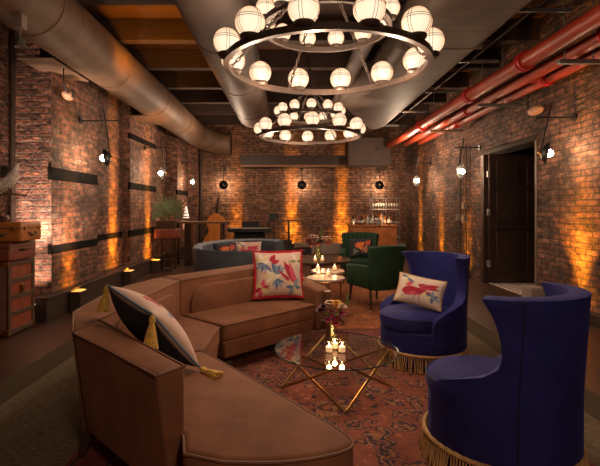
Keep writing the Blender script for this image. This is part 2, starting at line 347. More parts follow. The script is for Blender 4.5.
# ------------------------------------------------------------------ mesh helpers
class MB:
    def __init__(s): s.bm = bmesh.new()
    def box(s, c, d, rz=0, taper=1.0, rot=None):
        c = V(c); hx, hy, hz = d[0]/2, d[1]/2, d[2]/2
        m = rot if rot is not None else Matrix.Rotation(rz, 3, 'Z')
        vs = []
        for z, k in ((-hz, taper), (hz, 1)):
            for x, y in ((-1, -1), (1, -1), (1, 1), (-1, 1)):
                vs.append(s.bm.verts.new(c + m @ V((x*hx*k, y*hy*k, z))))
        for f in ((3, 2, 1, 0), (4, 5, 6, 7), (0, 1, 5, 4), (1, 2, 6, 5), (2, 3, 7, 6), (3, 0, 4, 7)):
            s.bm.faces.new([vs[i] for i in f])
        return s
    def loft(s, rings, cap=True, closed=True):
        R_ = [[s.bm.verts.new(V(p)) for p in r] for r in rings]
        n = len(R_[0])
        for a, b in zip(R_, R_[1:]):
            for i in range(n if closed else n-1):
                j = (i+1) % n
                try: s.bm.faces.new((a[i], a[j], b[j], b[i]))
                except ValueError: pass
        if cap:
            s.bm.faces.new(list(reversed(R_[0]))); s.bm.faces.new(R_[-1])
        return s
    def prism(s, poly, z0, z1, poly1=None):
        p1 = poly1 or poly
        return s.loft([[(x, y, z0) for x, y in poly], [(x, y, z1) for x, y in p1]])
    def plate(s, poly, o, u, v, th):
        o, u, v = V(o), V(u).normalized(), V(v).normalized(); n = u.cross(v).normalized()
        return s.loft([[o + u*a + v*b for a, b in poly], [o + u*a + v*b + n*th for a, b in poly]])
    def tube(s, pts, r, n=8, closed=False):
        pts = [V(p) for p in pts]; k = len(pts); rings = []
        rr = r if isinstance(r, (list, tuple)) else [r]*k
        up = None
        for i, p in enumerate(pts):
            if closed: d = pts[(i+1) % k] - pts[i-1]
            else: d = pts[min(i+1, k-1)] - pts[max(i-1, 0)]
            d.normalize()
            if up is None:
                up = V((0, 0, 1)) if abs(d.z) < .9 else V((1, 0, 0))
            a = d.cross(up)
            if a.length < 1e-4: a = d.cross(V((.3, 1, .2)))
            a.normalize(); b = a.cross(d).normalized(); up = b
            rings.append([p + a*(rr[i]*cos(2*pi*j/n)) + b*(rr[i]*sin(2*pi*j/n)) for j in range(n)])
        if closed: rings.append(rings[0])
        s.loft(rings, cap=not closed)
        if closed: bmesh.ops.remove_doubles(s.bm, verts=s.bm.verts, dist=1e-6)
        return s
    def lathe(s, prof, c=(0, 0, 0), n=24, sx=1, sy=1):
        c = V(c); rings = []
        for r, z in prof:
            rings.append([c + V((max(r, 1e-4)*cos(2*pi*j/n)*sx, max(r, 1e-4)*sin(2*pi*j/n)*sy, z)) for j in range(n)])
        return s.loft(rings)
    def sphere(s, c, r, n=16, m=10, sx=1, sy=1, sz=1):
        return s.lathe([(r*sin(pi*(i+.02)/(m+.04)), -r*sz*cos(pi*(i+.02)/(m+.04))) for i in range(m+1)], c, n, sx, sy)
    def build(s, name, m, parent=None, bevel=0, seg=2, smooth=True, sub=0, uv=False, solid=0, loc=None, rz=0, angle=35):
        bmesh.ops.recalc_face_normals(s.bm, faces=s.bm.faces)
        if uv:
            l = s.bm.loops.layers.uv.new('UVMap')
            for f in s.bm.faces:
                nn = f.normal
                for lp in f.loops:
                    p = lp.vert.co
                    lp[l].uv = (p.x, p.y) if abs(nn.z) > .7 else ((p.y, p.z) if abs(nn.x) > abs(nn.y) else (p.x, p.z))
        for f in s.bm.faces: f.smooth = smooth
        me = bpy.data.meshes.new(name); s.bm.to_mesh(me); s.bm.free()
        me.materials.append(m)
        o = bpy.data.objects.new(name, me); COL.objects.link(o)
        if parent is not None: o.parent = parent
        if loc is not None: o.location = loc
        if rz: o.rotation_euler = (0, 0, rz)
        if smooth:
            me.set_sharp_from_angle(angle=R(angle))
        if solid:
            md = o.modifiers.new('Solidify', 'SOLIDIFY'); md.thickness = solid; md.offset = -1
        if bevel:
            md = o.modifiers.new('Bevel', 'BEVEL'); md.width = bevel; md.segments = seg; md.limit_method = 'ANGLE'; md.angle_limit = R(40)
            md.harden_normals = False
            me.polygons.foreach_set('use_smooth', [True]*len(me.polygons))
            if seg >= 3:
                at = me.attributes.get('sharp_edge')
                if at: me.attributes.remove(at)
        if sub:
            md = o.modifiers.new('Sub', 'SUBSURF'); md.levels = sub; md.render_levels = sub
            at = me.attributes.get('sharp_edge')
            if at: me.attributes.remove(at)
        return o

def tag(o, label, cat, group=None):
    o['label'] = label; o['category'] = cat
    if group: o['group'] = group
    return o
def thing(name, label, cat, loc=(0, 0, 0), rz=0, group=None):
    o = bpy.data.objects.new(name, None); COL.objects.link(o)
    o.empty_display_size = .1; o.location = loc; o.rotation_euler = (0, 0, rz)
    return tag(o, label, cat, group)
def struct(o): o['kind'] = 'structure'; return o
def dup(root, loc=None, rz=None, label=None, group=None):
    r = root.copy(); COL.objects.link(r)
    if loc is not None: r.location = loc
    if rz is not None: r.rotation_euler = (0, 0, rz)
    if label: r['label'] = label
    if group: r['group'] = group
    for ch in list(root.children):
        c = ch.copy(); COL.objects.link(c); c.parent = r
        for g in list(ch.children):
            d = g.copy(); COL.objects.link(d); d.parent = c
    return r
def ordw(i): return ['first', 'second', 'third', 'fourth', 'fifth', 'sixth', 'seventh', 'eighth', 'ninth', 'tenth', 'eleventh', 'twelfth', 'thirteenth', 'fourteenth', 'fifteenth', 'sixteenth'][i]
def lamp(kind, loc, energy, col, size=.05, target=None, spot=None, blend=.6):
    l = bpy.data.lights.new(kind.lower()+'_light', kind); l.energy = energy; l.color = col
    if kind == 'AREA': l.size = size
    else: l.shadow_soft_size = size
    if spot: l.spot_size = R(spot); l.spot_blend = blend
    o = bpy.data.objects.new(l.name, l); COL.objects.link(o); o.location = loc
    if target is not None:
        o.rotation_euler = (V(target)-V(loc)).to_track_quat('-Z', 'Y').to_euler()
    return o

# ------------------------------------------------------------------ camera
cd = bpy.data.cameras.new('camera'); cam = bpy.data.objects.new('camera', cd); COL.objects.link(cam)
cam.location = (0, 0, 1.4); cam.rotation_euler = (R(90), 0, 0)
cd.sensor_width = 36; cd.lens = 27.0; cd.shift_x = .02; cd.shift_y = -25/600
cd.clip_start = .05; cd.clip_end = 60
scn.camera = cam

# ------------------------------------------------------------------ room
YB, YF, XR = 14.0, -2.2, 3.65
struct(MB().box((.2, 6, -.05), (8.2, 17, .1)).build('floor', M['floor'], uv=True, smooth=False))
struct(MB().box((.2, 6, ZC+.05), (8.6, 17, .1)).build('ceiling', M['ceil'], uv=True, smooth=False))
struct(MB().box((.2, YB+.15, ZC/2), (8.2, .3, ZC)).build('wall_back', M['brickB'], uv=True, smooth=False))
struct(MB().box((.2, YF-.15, ZC/2), (8.2, .3, ZC)).build('wall_front', M['brickB'], uv=True, smooth=False))
w = MB()
for y0, y1, x in ((YF, 5.8, -3.6), (5.8, 7.2, -3.05), (7.2, 8.7, -3.2), (8.7, 10.4, -3.05), (10.4, 12.2, -3.32), (12.2, 13.5, -3.0), (13.5, YB, -2.72)):
    w.box(((x-3.9)/2, (y0+y1)/2, ZC/2), (x+3.9, y1-y0, ZC))
struct(w.build('wall_left', M['brickL'], uv=True, smooth=False))
w = MB()
w.box((XR+.17, (YF+6.6)/2, ZC/2), (.34, 6.6-YF, ZC))
w.box((XR+.17, (8.5+YB)/2, ZC/2), (.34, YB-8.5, ZC))
w.box((XR+.17, 7.55, (2.46+ZC)/2), (.34, 1.9, ZC-2.46))
struct(w.build('wall_right', M['brickR'], uv=True, smooth=False))
# vestibule past the doorway
w = MB()
w.box((5.35, 7.5, ZC/2), (.1, 2.6, ZC)); w.box((4.66, 9.0, ZC/2), (1.34, .1, ZC)); w.box((4.66, 6.2, ZC/2), (1.34, .1, ZC))
struct(w.build('wall_vestibule', M['door'], uv=True, smooth=False))
struct(MB().box((4.55, 7.55, .006), (1.6, 1.9, .012)).build('floor_vestibule', M['tile'], smooth=False))
struct(MB().box((4.65, 7.6, 2.75), (1.36, 2.8, .08)).build('ceiling_vestibule', M['door'], smooth=False))
# door frame
struct(MB().box((3.82, 8.44, 1.22), (.36, .12, 2.44)).build('trim_1', M['door'], bevel=.01))
struct(MB().box((3.80, 6.63, 1.22), (.30, .06, 2.44)).build('trim_2', M['door'], bevel=.01))
struct(MB().box((3.80, 7.55, 2.43), (.34, 1.9, .08)).build('trim_3', M['joist'], bevel=.01))
struct(MB().box((3.655, 6.62, 1.22), (.03, .05, 2.44)).build('trim_4', M['jamb'], bevel=.006))
# the leaf, swung outward through the opening
dr = struct(MB().box((.62, 0, 1.2), (1.24, .05, 2.36)).build('door_1', M['door'], loc=(3.72, 8.34, .02), bevel=.004))
for z0, z1 in ((.2, .95), (1.1, 1.7), (1.78, 2.28)):
    for xx in (.34, .90):
        MB().box((xx, -.03, (z0+z1)/2), (.42, .02, z1-z0)).build('door_panel', M['door'], dr, bevel=.008)
MB().tube([(.1, -.09, 1.03), (1.1, -.09, 1.03)], .018).box((.12, -.06, 1.03), (.05, .08, .08)).box((1.09, -.06, 1.03), (.05, .08, .08)).build('push_bar', M['iron'], dr)
for z in (.35, 1.3, 2.0):
    MB().box((-.02, -.04, z), (.05, .05, .12)).build('hinge', M['silver'], dr, bevel=.004)
# skirting box along the left, ledge across the back
w = MB(); w.box((-3.02, 9.2, .14), (.14, 7.4, .28)); w.box((-3.02, 9.2, .29), (.18, 7.4, .022))
struct(w.build('baseboard_left', M['skirt'], bevel=.005))
struct(MB().box((.45, YB-.13, .16), (6.3, .26, .32)).build('baseboard_back', M['greytrim'], bevel=.008))
struct(MB().box((XR-.02, 3.2, .07), (.04, 6.7, .14)).build('baseboard_right', M['skirt'], bevel=.004))
# dark stone bands set in the left piers
for i, (y0, y1, x, z0, z1) in enumerate(((5.78, 7.21, -3.05, 1.76, 1.93), (8.69, 10.41, -3.05, 1.76, 1.9), (8.69, 10.41, -3.05, .84, .97), (8.69, 10.41, -3.05, 2.74, 2.86),
                                         (7.21, 8.69, -3.2, .84, .95), (5.78, 7.21, -3.05, .80, .92), (12.19, 13.5, -3.0, 1.76, 1.9), (YF, 5.78, -3.6, 1.78, 1.93))):
    struct(MB().box((x-.02, (y0+y1)/2, (z0+z1)/2), (.05, y1-y0, z1-z0)).build('trim_%d' % (i+20), M['stone'], bevel=.012))
struct(MB().tube([(-2.66, 13.75, .0), (-2.66, 13.75, ZC)], .06, 12).build('trim_13', M['iron']))
# ceiling joists running across
for k in range(11):
    y = .2 + k*1.28
    struct(MB().box((.1, y, ZC-.16), (7.1, .16, .32)).build('beam_joist', M['joist'], bevel=.01))

# ------------------------------------------------------------------ ducts, pipes
def duct(name, label, m, c, r, y0, y1, sx=1, sz=1, n=28, flanges=()):
    o = thing(name, label, 'duct', (c[0], y0, c[1]))
    ring = lambda y: [(r*sx*cos(2*pi*j/n), y, r*sz*sin(2*pi*j/n)) for j in range(n)]
    MB().loft([ring(0), ring(y1-y0)]).build('duct_body', m, o)
    for f in flanges:
        big = lambda y, k: [(r*sx*k*cos(2*pi*j/n), y, r*sz*k*sin(2*pi*j/n)) for j in range(n)]
        MB().loft([big(f-y0-.015, 1.02), big(f-y0+.015, 1.02)]).build('seam_collar', m, o)
    return o
dl = duct('ceiling_duct', 'fat round tan ventilation duct along the top of the brick wall with the suitcases', M['ductL'], (-2.62, 3.5), .34, -1.6, 12.6, flanges=(4.6, 6.6, 8.6, 10.6))
def rring(p, d, r, n=24):
    d = V(d).normalized(); a = d.cross(V((0, 0, 1))).normalized(); b = a.cross(d)
    return [V(p)+a*r*cos(2*pi*j/n)+b*r*sin(2*pi*j/n) for j in range(n)]
MB().loft([rring((0, 14.2, 0), (0, 1, 0), .34), rring((.15, 14.5, -.08), (.5, .8, -.2), .33), rring((.55, 14.75, -.2), (1, .2, -.2), .32), rring((.95, 14.8, -.25), (1, 0, 0), .31)]).build('duct_elbow', M['ductL'], dl)
duct('ceiling_duct', 'dark brown round duct above and left of the large chandelier', M['ductC'], (-.8, 3.62), .375, -1.6, 10.4, flanges=(3.4, 5.4, 7.4, 9.4))
dd = thing('ceiling_duct', 'wide flat grey-brown duct between the large chandelier and the red pipes', 'duct', (0, 0, 3.24))
MB().prism([(1.28, -1.6), (2.24, -1.6), (2.24, 10.3), (2.1, 10.65), (1.85, 10.6), (.92, 8.1), (.95, 7.6), (1.28, 7.0)], 0, .5).build('duct_body', M['ductR'], dd, bevel=.16, seg=5)
for y in (3.0, 5.2): MB().box((1.76, y, .25), (.985, .05, .52)).build('seam_collar', M['ductR'], dd, bevel=.16, seg=4)
duct('ceiling_pipe', 'slim brown pipe high behind the upper ring of the large chandelier', M['ductC'], (.98, 3.5), .11, 3.0, 10.5)
# bracket plates from the tan duct to the wall
for y, lb in ((5.3, 'pale sheet-metal plate under the tan duct near the suitcases'), (8.6, 'pale sheet-metal plate under the tan duct farther down the wall')):
    tag(MB().plate([(0, 0), (.42, 0), (.42, 1.0), (0, .8)], (-3.04 if y > 5.8 else -3.2, y, 3.165), (1, 0, 0), (0, 1, 0), .012).build('duct_plate', M['ductL'], smooth=False), lb, 'plate')
def spipe(label, x, z, y0, y1, r, cps):
    o = thing('ceiling_sprinkler_pipe', label, 'pipe', (x, y0, z), group=None)
    MB().tube([(0, 0, 0), (0, y1-y0, 0)], r, 20).build('pipe_run', M['red'], o)
    for c in cps:
        MB().lathe([(r*1.0, -.06), (r*1.28, -.06), (r*1.28, -.02), (r*1.1, -.015), (r*1.1, .015), (r*1.28, .02), (r*1.28, .06), (r, .06)], n=20).build('coupling', M['red2'], o, loc=(0, c-y0, 0)).rotation_euler = (R(90), 0, 0)
    return o
spipe('thickest red sprinkler pipe, farthest of the three from the brick wall', 2.79, 3.125, 1.6, 12.4, .09, (5.3, 6.9, 9.4))
p2 = spipe('middle red sprinkler pipe of three under the ceiling', 3.14, 3.11, 1.6, 12.0, .075, (4.4, 7.9))
p3 = spipe('red sprinkler pipe running closest to the brick wall with the door', 3.40, 3.09, 1.6, 11.6, .068, (5.9, 9.0))
MB().tube([(.0, 4.3, .0), (.1, 4.3, 0), (.165, 4.3, 0)], .07, 16).build('cross_tee', M['red2'], p2)
for y, lb in ((4.85, 'grey trapeze hanger holding two red pipes, the one above the doorway lamp'), (6.9, 'grey trapeze hanger holding two red pipes ahead of the doorway'), (9.2, 'grey trapeze hanger holding red pipes beyond the doorway')):
    o = thing('pipe_hanger', lb, 'bracket', (3.24, y, 2.975))
    MB().box((0, 0, 0), (.66, .06, .045)).build('hanger_bar', M['steel'], o, bevel=.004)
    for xx in (-.26, .05): MB().tube([(xx, 0, .02), (xx, 0, ZC-3.0)], .008, 6).build('threaded_rod', M['steel'], o)
# conduits and cable trays near the flat duct
for k, (x, z, r) in enumerate(((2.42, 3.55, .02), (2.52, 3.62, .026), (2.6, 3.5, .016))):
    tag(MB().tube([(x, 2, z), (x, 12.6, z)], r, 8).build('ceiling_conduit', M['iron']), 'thin dark conduit between the flat duct and the red pipes, %s from the duct' % ordw(k), 'conduit', 'ceiling conduits')
for k in range(5):
    y = 4.6+k*1.6
    tag(MB().box((2.55, y, 3.42), (.7, .04, .04)).build('ceiling_strut', M['steel'], bevel=.004), 'short steel strut across the dark conduits, %s from the camera end' % ordw(k), 'bracket', 'conduit struts')
# air handling box and long duct on the back wall
o = thing('air_handler', 'large boxy brown air handling unit high on the back wall', 'ventilation unit', (2.32, 13.2, 2.58))
MB().box((0, 0, .42), (1.2, .9, .8)).build('cabinet', M['ductC'], o, bevel=.01)
MB().box((-.05, -.46, .42), (.8, .02, .55)).build('access_panel', M['ductC'], o, bevel=.01)
MB().box((.2, -.48, .5), (.1, .03, .07)).build('latch', M['black'], o, bevel=.004)
o = thing('flat_duct', 'long dark rectangular duct running across the upper back wall', 'duct', (.15, 13.5, 2.62))
MB().box((0, 0, .16), (3.1, .5, .3)).build('duct_body', M['iron'], o, bevel=.01)
MB().box((0, -.26, .02), (3.12, .03, .04)).build('bottom_flange', M['wood_warm'], o)
MB().box((0, -.26, .3), (3.12, .03, .04)).build('top_flange', M['iron'], o)

# ------------------------------------------------------------------ chandeliers
def globe_proto(r):
    g = MB().sphere((0, 0, 0), r, 24, 14).build('glass_globe', M['globe'])
    MB().lathe([(.0, -r*1.2), (r*.5, -r*1.18), (r*.66, -r*1.02), (r*.66, -r*.84), (r*.55, -r*.8)], n=16).build('cup', M['iron'], g)
    w = MB(); rr = r*1.012
    for z in (.14, .30):
        q = sqrt(max(0, rr*rr-(z*r)**2))
        w.tube([(q*cos(2*pi*j/24), q*sin(2*pi*j/24), z*r) for j in range(24)], r*.02, 4, True)
    w.build('band_wire', M['iron'], g)
    w = MB()
    for off in (-.1, .1):
        for ax in (0, 1):
            q = sqrt(rr*rr-(off*r)**2)
            pts = []
            for j in range(24):
                a = 2*pi*j/24; p = (off*r, q*cos(a), q*sin(a)) if ax == 0 else (q*cos(a), off*r, q*sin(a))
                pts.append(p)
            # wires run from the cup up to the bands only
            pts = [p for p in pts]
            w.tube([p for p in pts if p[2] < .30*r][:0] or [(p[0], p[1], min(p[2], .3*r)) if False else p for p in pts], r*.017, 4, True)
    w.build('upright_wire', M['iron'], g)
    return g
def chain_mb(p0, p1, n_link):
    m = MB(); p0, p1 = V(p0), V(p1); d = (p1-p0).normalized(); Lk = (p1-p0).length/n_link
    a = d.cross(V((0, 0, 1))).normalized(); b = a.cross(d).normalized()
    for i in range(n_link):
        c = p0.lerp(p1, (i+.5)/n_link); s_ = a if i % 2 else b
        m.tube([c + d*(Lk*.66*cos(2*pi*j/8)) + s_*(Lk*.30*sin(2*pi*j/8)) for j in range(8)], .0055, 4, True)
    return m
def chandelier(label, c, off1, off2):
    o = thing('ring_chandelier', label, 'chandelier', c)
    def ring(name, r, z, w=.022, h=.05):
        n = 64; rings = []
        for rr, zz in ((r-w, z-h/2), (r+w, z-h/2), (r+w, z+h/2), (r-w, z+h/2), (r-w, z-h/2)):
            rings.append([(rr*cos(2*pi*j/n), rr*sin(2*pi*j/n), zz) for j in range(n)])
        m = MB(); m.loft(rings, cap=False); bmesh.ops.remove_doubles(m.bm, verts=m.bm.verts, dist=1e-6)
        m.build(name, M['iron'], o)
    ring('lower_ring', .845, 0); ring('upper_ring', .53, .33, .018, .045)
    for n, r, z, rg, off in ((12, .845, .13, .108, off1), (12, .53, .33+.105, .08, off2)):
        pr = globe_proto(rg); first = True
        for k in range(n):
            a = pi/2 + off + 2*pi*k/n
            if first: g = pr; first = False
            else:
                g = pr.copy(); COL.objects.link(g)
                for ch in pr.children:
                    cc = ch.copy(); COL.objects.link(cc); cc.parent = g
            g.parent = o; g.location = (r*cos(a), r*sin(a), z); g.rotation_euler = (0, 0, a)
    for k in range(6):
        a = pi/2 + R(22) + k*pi/3
        chain_mb((.845*cos(a), .845*sin(a), .02), (.04*cos(a), .04*sin(a), .8), 26).build('chain', M['iron'], o)
    MB().lathe([(.0, .74), (.05, .76), (.06, .82), (.02, .86), (.018, ZC-c[2]-.05), (.07, ZC-c[2]-.04), (.07, ZC-c[2])], n=16).build('stem', M['iron'], o)
    return o
chandelier('large near two-tier iron ring chandelier with glowing globe shades', (.325, 3.82, 2.60), R(15), R(15))
chandelier('smaller-looking far two-tier iron ring chandelier with globe shades behind the large one', (.37, 7.65, 2.62), 0, 0)

# ------------------------------------------------------------------ wall sconces
def sconce(label, wall, rod, sh, toward):
    """wall = plate point on wall, rod = far end of horizontal bar, sh = shade centre, toward = unit dir of bulb"""
    o = thing('wall_sconce', label, 'wall lamp', wall, group='swing-arm wall lamps')
    w0 = V(wall); r = V(rod)-w0; s_ = V(sh)-w0; t = V(toward).normalized(); s2 = r*.62
    pl = MB(); pl.tube([r.normalized()*-.005, r.normalized()*.025], .05, 16); pl.build('wall_plate', M['black'], o)
    MB().tube([(0, 0, 0), tuple(r)], .011, 8).build('cross_bar', M['black'], o)
    MB().tube([tuple(s2+V((0, 0, .14))+ (s2-s_)*.05), tuple(s_ - t*.05 + V((0, 0, .02)))], .010, 8).build('swing_arm', M['black'], o)
    MB().sphere(tuple(s_ - t*.06), .026, 10, 8).build('brass_knuckle', M['brass'], o)
    # dished disc
    a = t.orthogonal().normalized(); b = t.cross(a); n = 24; rings = []
    for rr, q in ((.0, -.05), (.05, -.045), (.09, -.02), (.115, .02), (.112, .024), (.085, -.005), (.03, -.02), (.0, -.022)):
        rr = max(rr*1.2, 1e-3)
        rings.append([s_ + a*rr*cos(2*pi*j/n) + b*rr*sin(2*pi*j/n) + t*q for j in range(n)])
    MB().loft(rings).build('disc_shade', M['black'], o)
    MB().sphere(tuple(s_ + t*.045), .047, 16, 10).build('bulb', M['bulb'], o)
    lamp('POINT', tuple(V(wall)+s_+t*.13), 7, (1, .68, .42), .05)
    return o
for (y, lb, wx) in ((6.6, 'black disc wall lamp nearest the suitcases on the brick wall', -3.05), (9.55, 'black disc wall lamp above the fan palm', -3.05), (12.7, 'black disc wall lamp farthest down the suitcase wall', -3.0)):
    sconce(lb, (wx, y, 2.68), (wx+.56, y, 2.68), (-2.66, y, 2.14), (-.8, -.55, -.1) if y > 7 else (-.97, -.2, -.15))
for x, lb in ((-1.96, 'black disc wall lamp on the back wall near the double bass'), (.42, 'black disc wall lamp in the middle of the back wall'), (2.78, 'black disc wall lamp on the back wall above the bar bottles')):
    sconce(lb, (x, YB, 2.62), (x, YB-.4, 2.62), (x, 13.66, 2.1), (0, 1, -.15))
for (y, lb) in ((5.72, 'black disc wall lamp beside the doorway on the right brick wall'), (8.55, 'black disc wall lamp just beyond the doorway'), (11.5, 'black disc wall lamp at the far end of the red pipes')):
    sconce(lb, (XR, y, 2.55), (XR-.5, y, 2.55), (3.27, y, 2.1), (.9, -.4, -.15) if y < 6 else (.6, -.8, -.1))

# bulkhead lamps and a track spot
def bulkhead(lb, loc, rz, cable):
    o = thing('bulkhead_wall_lamp', lb, 'wall light', loc, rz)
    MB().sphere((0, 0, 0), .09, 16, 10, sx=2.0, sy=.8, sz=.75).build('lens_shell', M['lampshell'], o)
    MB().box((0, .06, 0), (.16, .03, .08)).build('back_plate', M['iron'], o, bevel=.02)
    MB().tube(cable, .008, 6).build('cable', M['black'], o)
bulkhead('oval bulkhead light on the suitcase-side wall under the tan duct', (-2.96, 6.05, 2.92), R(-75), [(.18, .05, 0), (.3, .05, -.05), (.42, .03, .05), (.4, .03, .25)])
bulkhead('oval bulkhead light above the doorway on the right brick wall', (XR-.1, 6.45, 2.8), R(-90), [(-.2, .05, 0), (-.3, .05, .0), (-.3, .05, .3)])
o = thing('track_spotlight', 'small ceiling spotlight hanging under the tan duct', 'spotlight', (-2.5, 4.2, 3.02))
MB().box((0, 0, .12), (.09, .09, .14)).build('driver_box', M['greytrim'], o, bevel=.01)
MB().tube([(0, 0, .05), (0, 0, -.03)], .008, 6).build('stem', M['steel'], o)
MB().lathe([(.02, 0), (.035, -.02), (.05, -.09), (.045, -.09), (.0, -.06)], (0, 0, -.03), 14).build('lamp_head', M['steel'], o)

# ------------------------------------------------------------------ uplights
AMB = (1, .37, .02); WRM = (1, .62, .36)
def uplight(lb, x, y, wall_dir, col, energy, lens, hz=.27, spot=58, tz=2.2, vis=True):
    o = thing('uplight_box', lb, 'uplight', (x, y, 0), group='floor uplights')
    MB().box((0, 0, hz/2), (.15, .22, hz)).build('housing', M['skirt'] if vis else M['greytrim'], o, bevel=.006)
    MB().box((0, 0, hz+.004), (.12, .18, .008)).build('lens', lens, o)
    if energy:
        (ox, oy), n = wall_dir           # source offset from the housing, direction to the wall with its distance as length
        X, Y = x+ox, y+oy; k = energy
        if col is not AMB:
            lamp('SPOT', (X, Y, hz+.05), energy, col, .03, (X+n[0], Y+n[1], hz+1.1), spot, .9); return
        lamp('SPOT', (X, Y, hz+.03), 16*k, col, .02, (X+n[0], Y+n[1], hz+.12), 110, 1.0)
        lamp('SPOT', (X, Y, hz+.05), 85*k, col, .02, (X+n[0], Y+n[1], hz+.50), 52, .9)
        lamp('SPOT', (X, Y, hz+.05), 330*k, col, .02, (X+n[0], Y+n[1], hz+1.15), 25, .9)
        lamp('SPOT', (X, Y, hz+.05), 800*k, col, .02, (X+n[0], Y+n[1], hz+2.2), 13, .9)
uplight('amber uplight box against the skirting nearest the trunk', -2.86, 6.15, ((.06, .1), (-.25, 0)), AMB, .5, M['amber_lens'])
uplight('amber uplight box against the skirting midway along the suitcase wall', -2.86, 8.1, ((0, .12), (-.34, .0)), AMB, 1.6, M['amber_lens'])
uplight('amber uplight box below the fan palm end of the skirting', -2.86, 9.76, ((.08, .02), (-.27, .0)), AMB, 1.6, M['amber_lens'])
uplight('pale uplight on the floor between trunk and brick pier', -3.2, 5.50, ((0, 0), (-.05, .3)), (1, .72, .54), 60, M['white_lens'], hz=.2, spot=100)
lamp('SPOT', (-3.22, 5.35, .3), 650, (1, .72, .56), .03, (-3.2, 5.8, 1.5), 38, .9)
lamp('SPOT', (-2.6, 5.6, .6), 150, (1, .74, .56), .05, (-3.05, 6.4, 1.5), 70, .9)  # soft fill added for the left brick pier, no fixture of its own
lamp('SPOT', (-2.7, 12.9, .3), 200, (1, .62, .4), .03, (-3.0, 13.0, 1.5), 40, .9)
lamp('SPOT', (-3.0, 11.4, .3), 200, (1, .62, .4), .03, (-3.3, 11.5, 1.5), 40, .9)
for x, e, lb in ((-1.6, .6, 'amber uplight at the back wall behind the keyboard'), (.12, 1.5, 'amber uplight at the back wall behind the amplifier'), (1.68, 1.7, 'amber uplight at the back wall left of the bar')):
    uplight(lb, x, 13.6, ((0, .0), (0, .4)), AMB, e, M['amber_lens'], hz=.34)
for y, e, lb in ((12.4, .9, 'amber uplight at the foot of the right wall near the far corner'), (10.7, .9, 'amber uplight at the foot of the right wall between the far corner and the conduits'), (9.15, .7, 'amber uplight by the wall conduits beyond the doorway'), (5.6, 1.0, 'amber uplight at the right wall behind the near blue armchair')):
    uplight(lb, 3.42, y, ((-.02, 0), (.25, 0)), AMB, e, M['amber_lens'], hz=.18)
tag(MB().box((3.5, 6.42, .14), (.2, .26, .28)).build('floor_box', M['greytrim'], bevel=.01), 'plain grey box on the floor at the near door jamb', 'box')

lamp('SPOT', (3.30, 5.6, .25), 260, AMB, .03, (3.65, 5.62, 1.35), 62, 1.0)
# wall conduits and boxes by the door
o = thing('conduit_run', 'vertical wall conduit with junction boxes beside the doorway', 'conduit', (3.6, 9.1, 0))
MB().tube([(0, 0, 0), (0, 0, 2.7)], .016, 8).build('conduit_pipe', M['iron'], o)
MB().tube([(0, .3, 0), (0, .3, 2.7)], .016, 8).build('conduit_pipe', M['iron'], o)
for y, z in ((.0, 1.45), (.3, 1.2), (0, 1.18), (.1, .3)):
    MB().box((-.03, y, z), (.08, .12, .13)).build('junction_box', M['steel'] if z > .5 else M['black'], o, bevel=.006)

# ------------------------------------------------------------------ rugs
tag(MB().box((0, 0, .004), (4.6, 5.3, .008)).build('area_rug', M['woven'], loc=(0, 3.15, 0), smooth=False), 'large olive woven area rug with plain dark border under the whole seating group', 'rug')
tag(MB().box((.225, 3.05, .0125), (2.85, 4.1, .007)).build('persian_rug', M['persian'], smooth=False), 'rust red Persian rug under the glass coffee table and brown sofa', 'rug')
tag(MB().box((1.0, 7.0, .0135), (1.9, 3.7, .007)).build('persian_rug', M['persian2'], smooth=False), 'orange-brown rug under the green chairs behind the coffee table', 'rug')

# ------------------------------------------------------------------ sectional sofa
sofa = thing('sectional_sofa', 'large curved brown velvet sectional sofa facing the glass coffee table', 'sofa')
J1, J2 = (-1.16, 2.76), (-.97, 4.05)
seat_f = [(-.455, 1.90), (-1.14, 2.74), (-.574, 3.035), (.20, 2.03), (.265, 1.93), (.235, 1.83), (.12, 1.755), (-.04, 1.715), (-.25, 1.705), (-.42, 1.76)]
def chaikin(P, lo, hi, it=2):
    for _ in range(it):
        out = []
        for i in range(len(P)):
            a, b = P[i], P[(i+1) % len(P)]; pz = P[i-1]
            if lo <= i <= hi:
                out += [(a[0]*.75+pz[0]*.25, a[1]*.75+pz[1]*.25), (a[0]*.75+b[0]*.25, a[1]*.75+b[1]*.25)]
            else: out.append(a)
        P = out; hi = lo + 2*(hi-lo+1) - 1
    return P
seat_f = chaikin([(-.455, 1.90), (-1.14, 2.74), (-.574, 3.035), (.17, 2.07), (.335, 1.80), (.0, 1.69), (-.25, 1.70), (-.42, 1.76)], 4, 4, 1)
seat_f = chaikin(seat_f, 3, 6, 2)
seat_c = [J1, (-.57, 3.045), (-.545, 3.665), J2]
seat_b = [(-.955, 4.055), (-.535, 3.675), (.285, 4.49), (-.10, 4.92)]
def inset(poly, d):
    cx = sum(p[0] for p in poly)/len(poly); cy = sum(p[1] for p in poly)/len(poly)
    out = []
    for x, y in poly:
        L_ = sqrt((x-cx)**2+(y-cy)**2); out.append((x-(x-cx)/L_*d, y-(y-cy)/L_*d))
    return out
def cushion(poly, z0, z1, name, crown=.02):
    p0 = inset(poly, .012)
    m = MB()
    m.loft([[(x, y, z0) for x, y in p0], [(x, y, z1) for x, y in p0]])
    c = m.build(name, M['velvet'], sofa, bevel=.032, seg=4)
    return c
def piping(poly, z, r=.007):
    pts = []
    n = len(poly)
    for i in range(n):
        a, b = V((*poly[i], z)), V((*poly[(i+1) % n], z))
        for k in range(3): pts.append(a.lerp(b, k/3))
    return MB().tube(pts, r, 6, True).build('piping', M['velvet_pipe'], None)
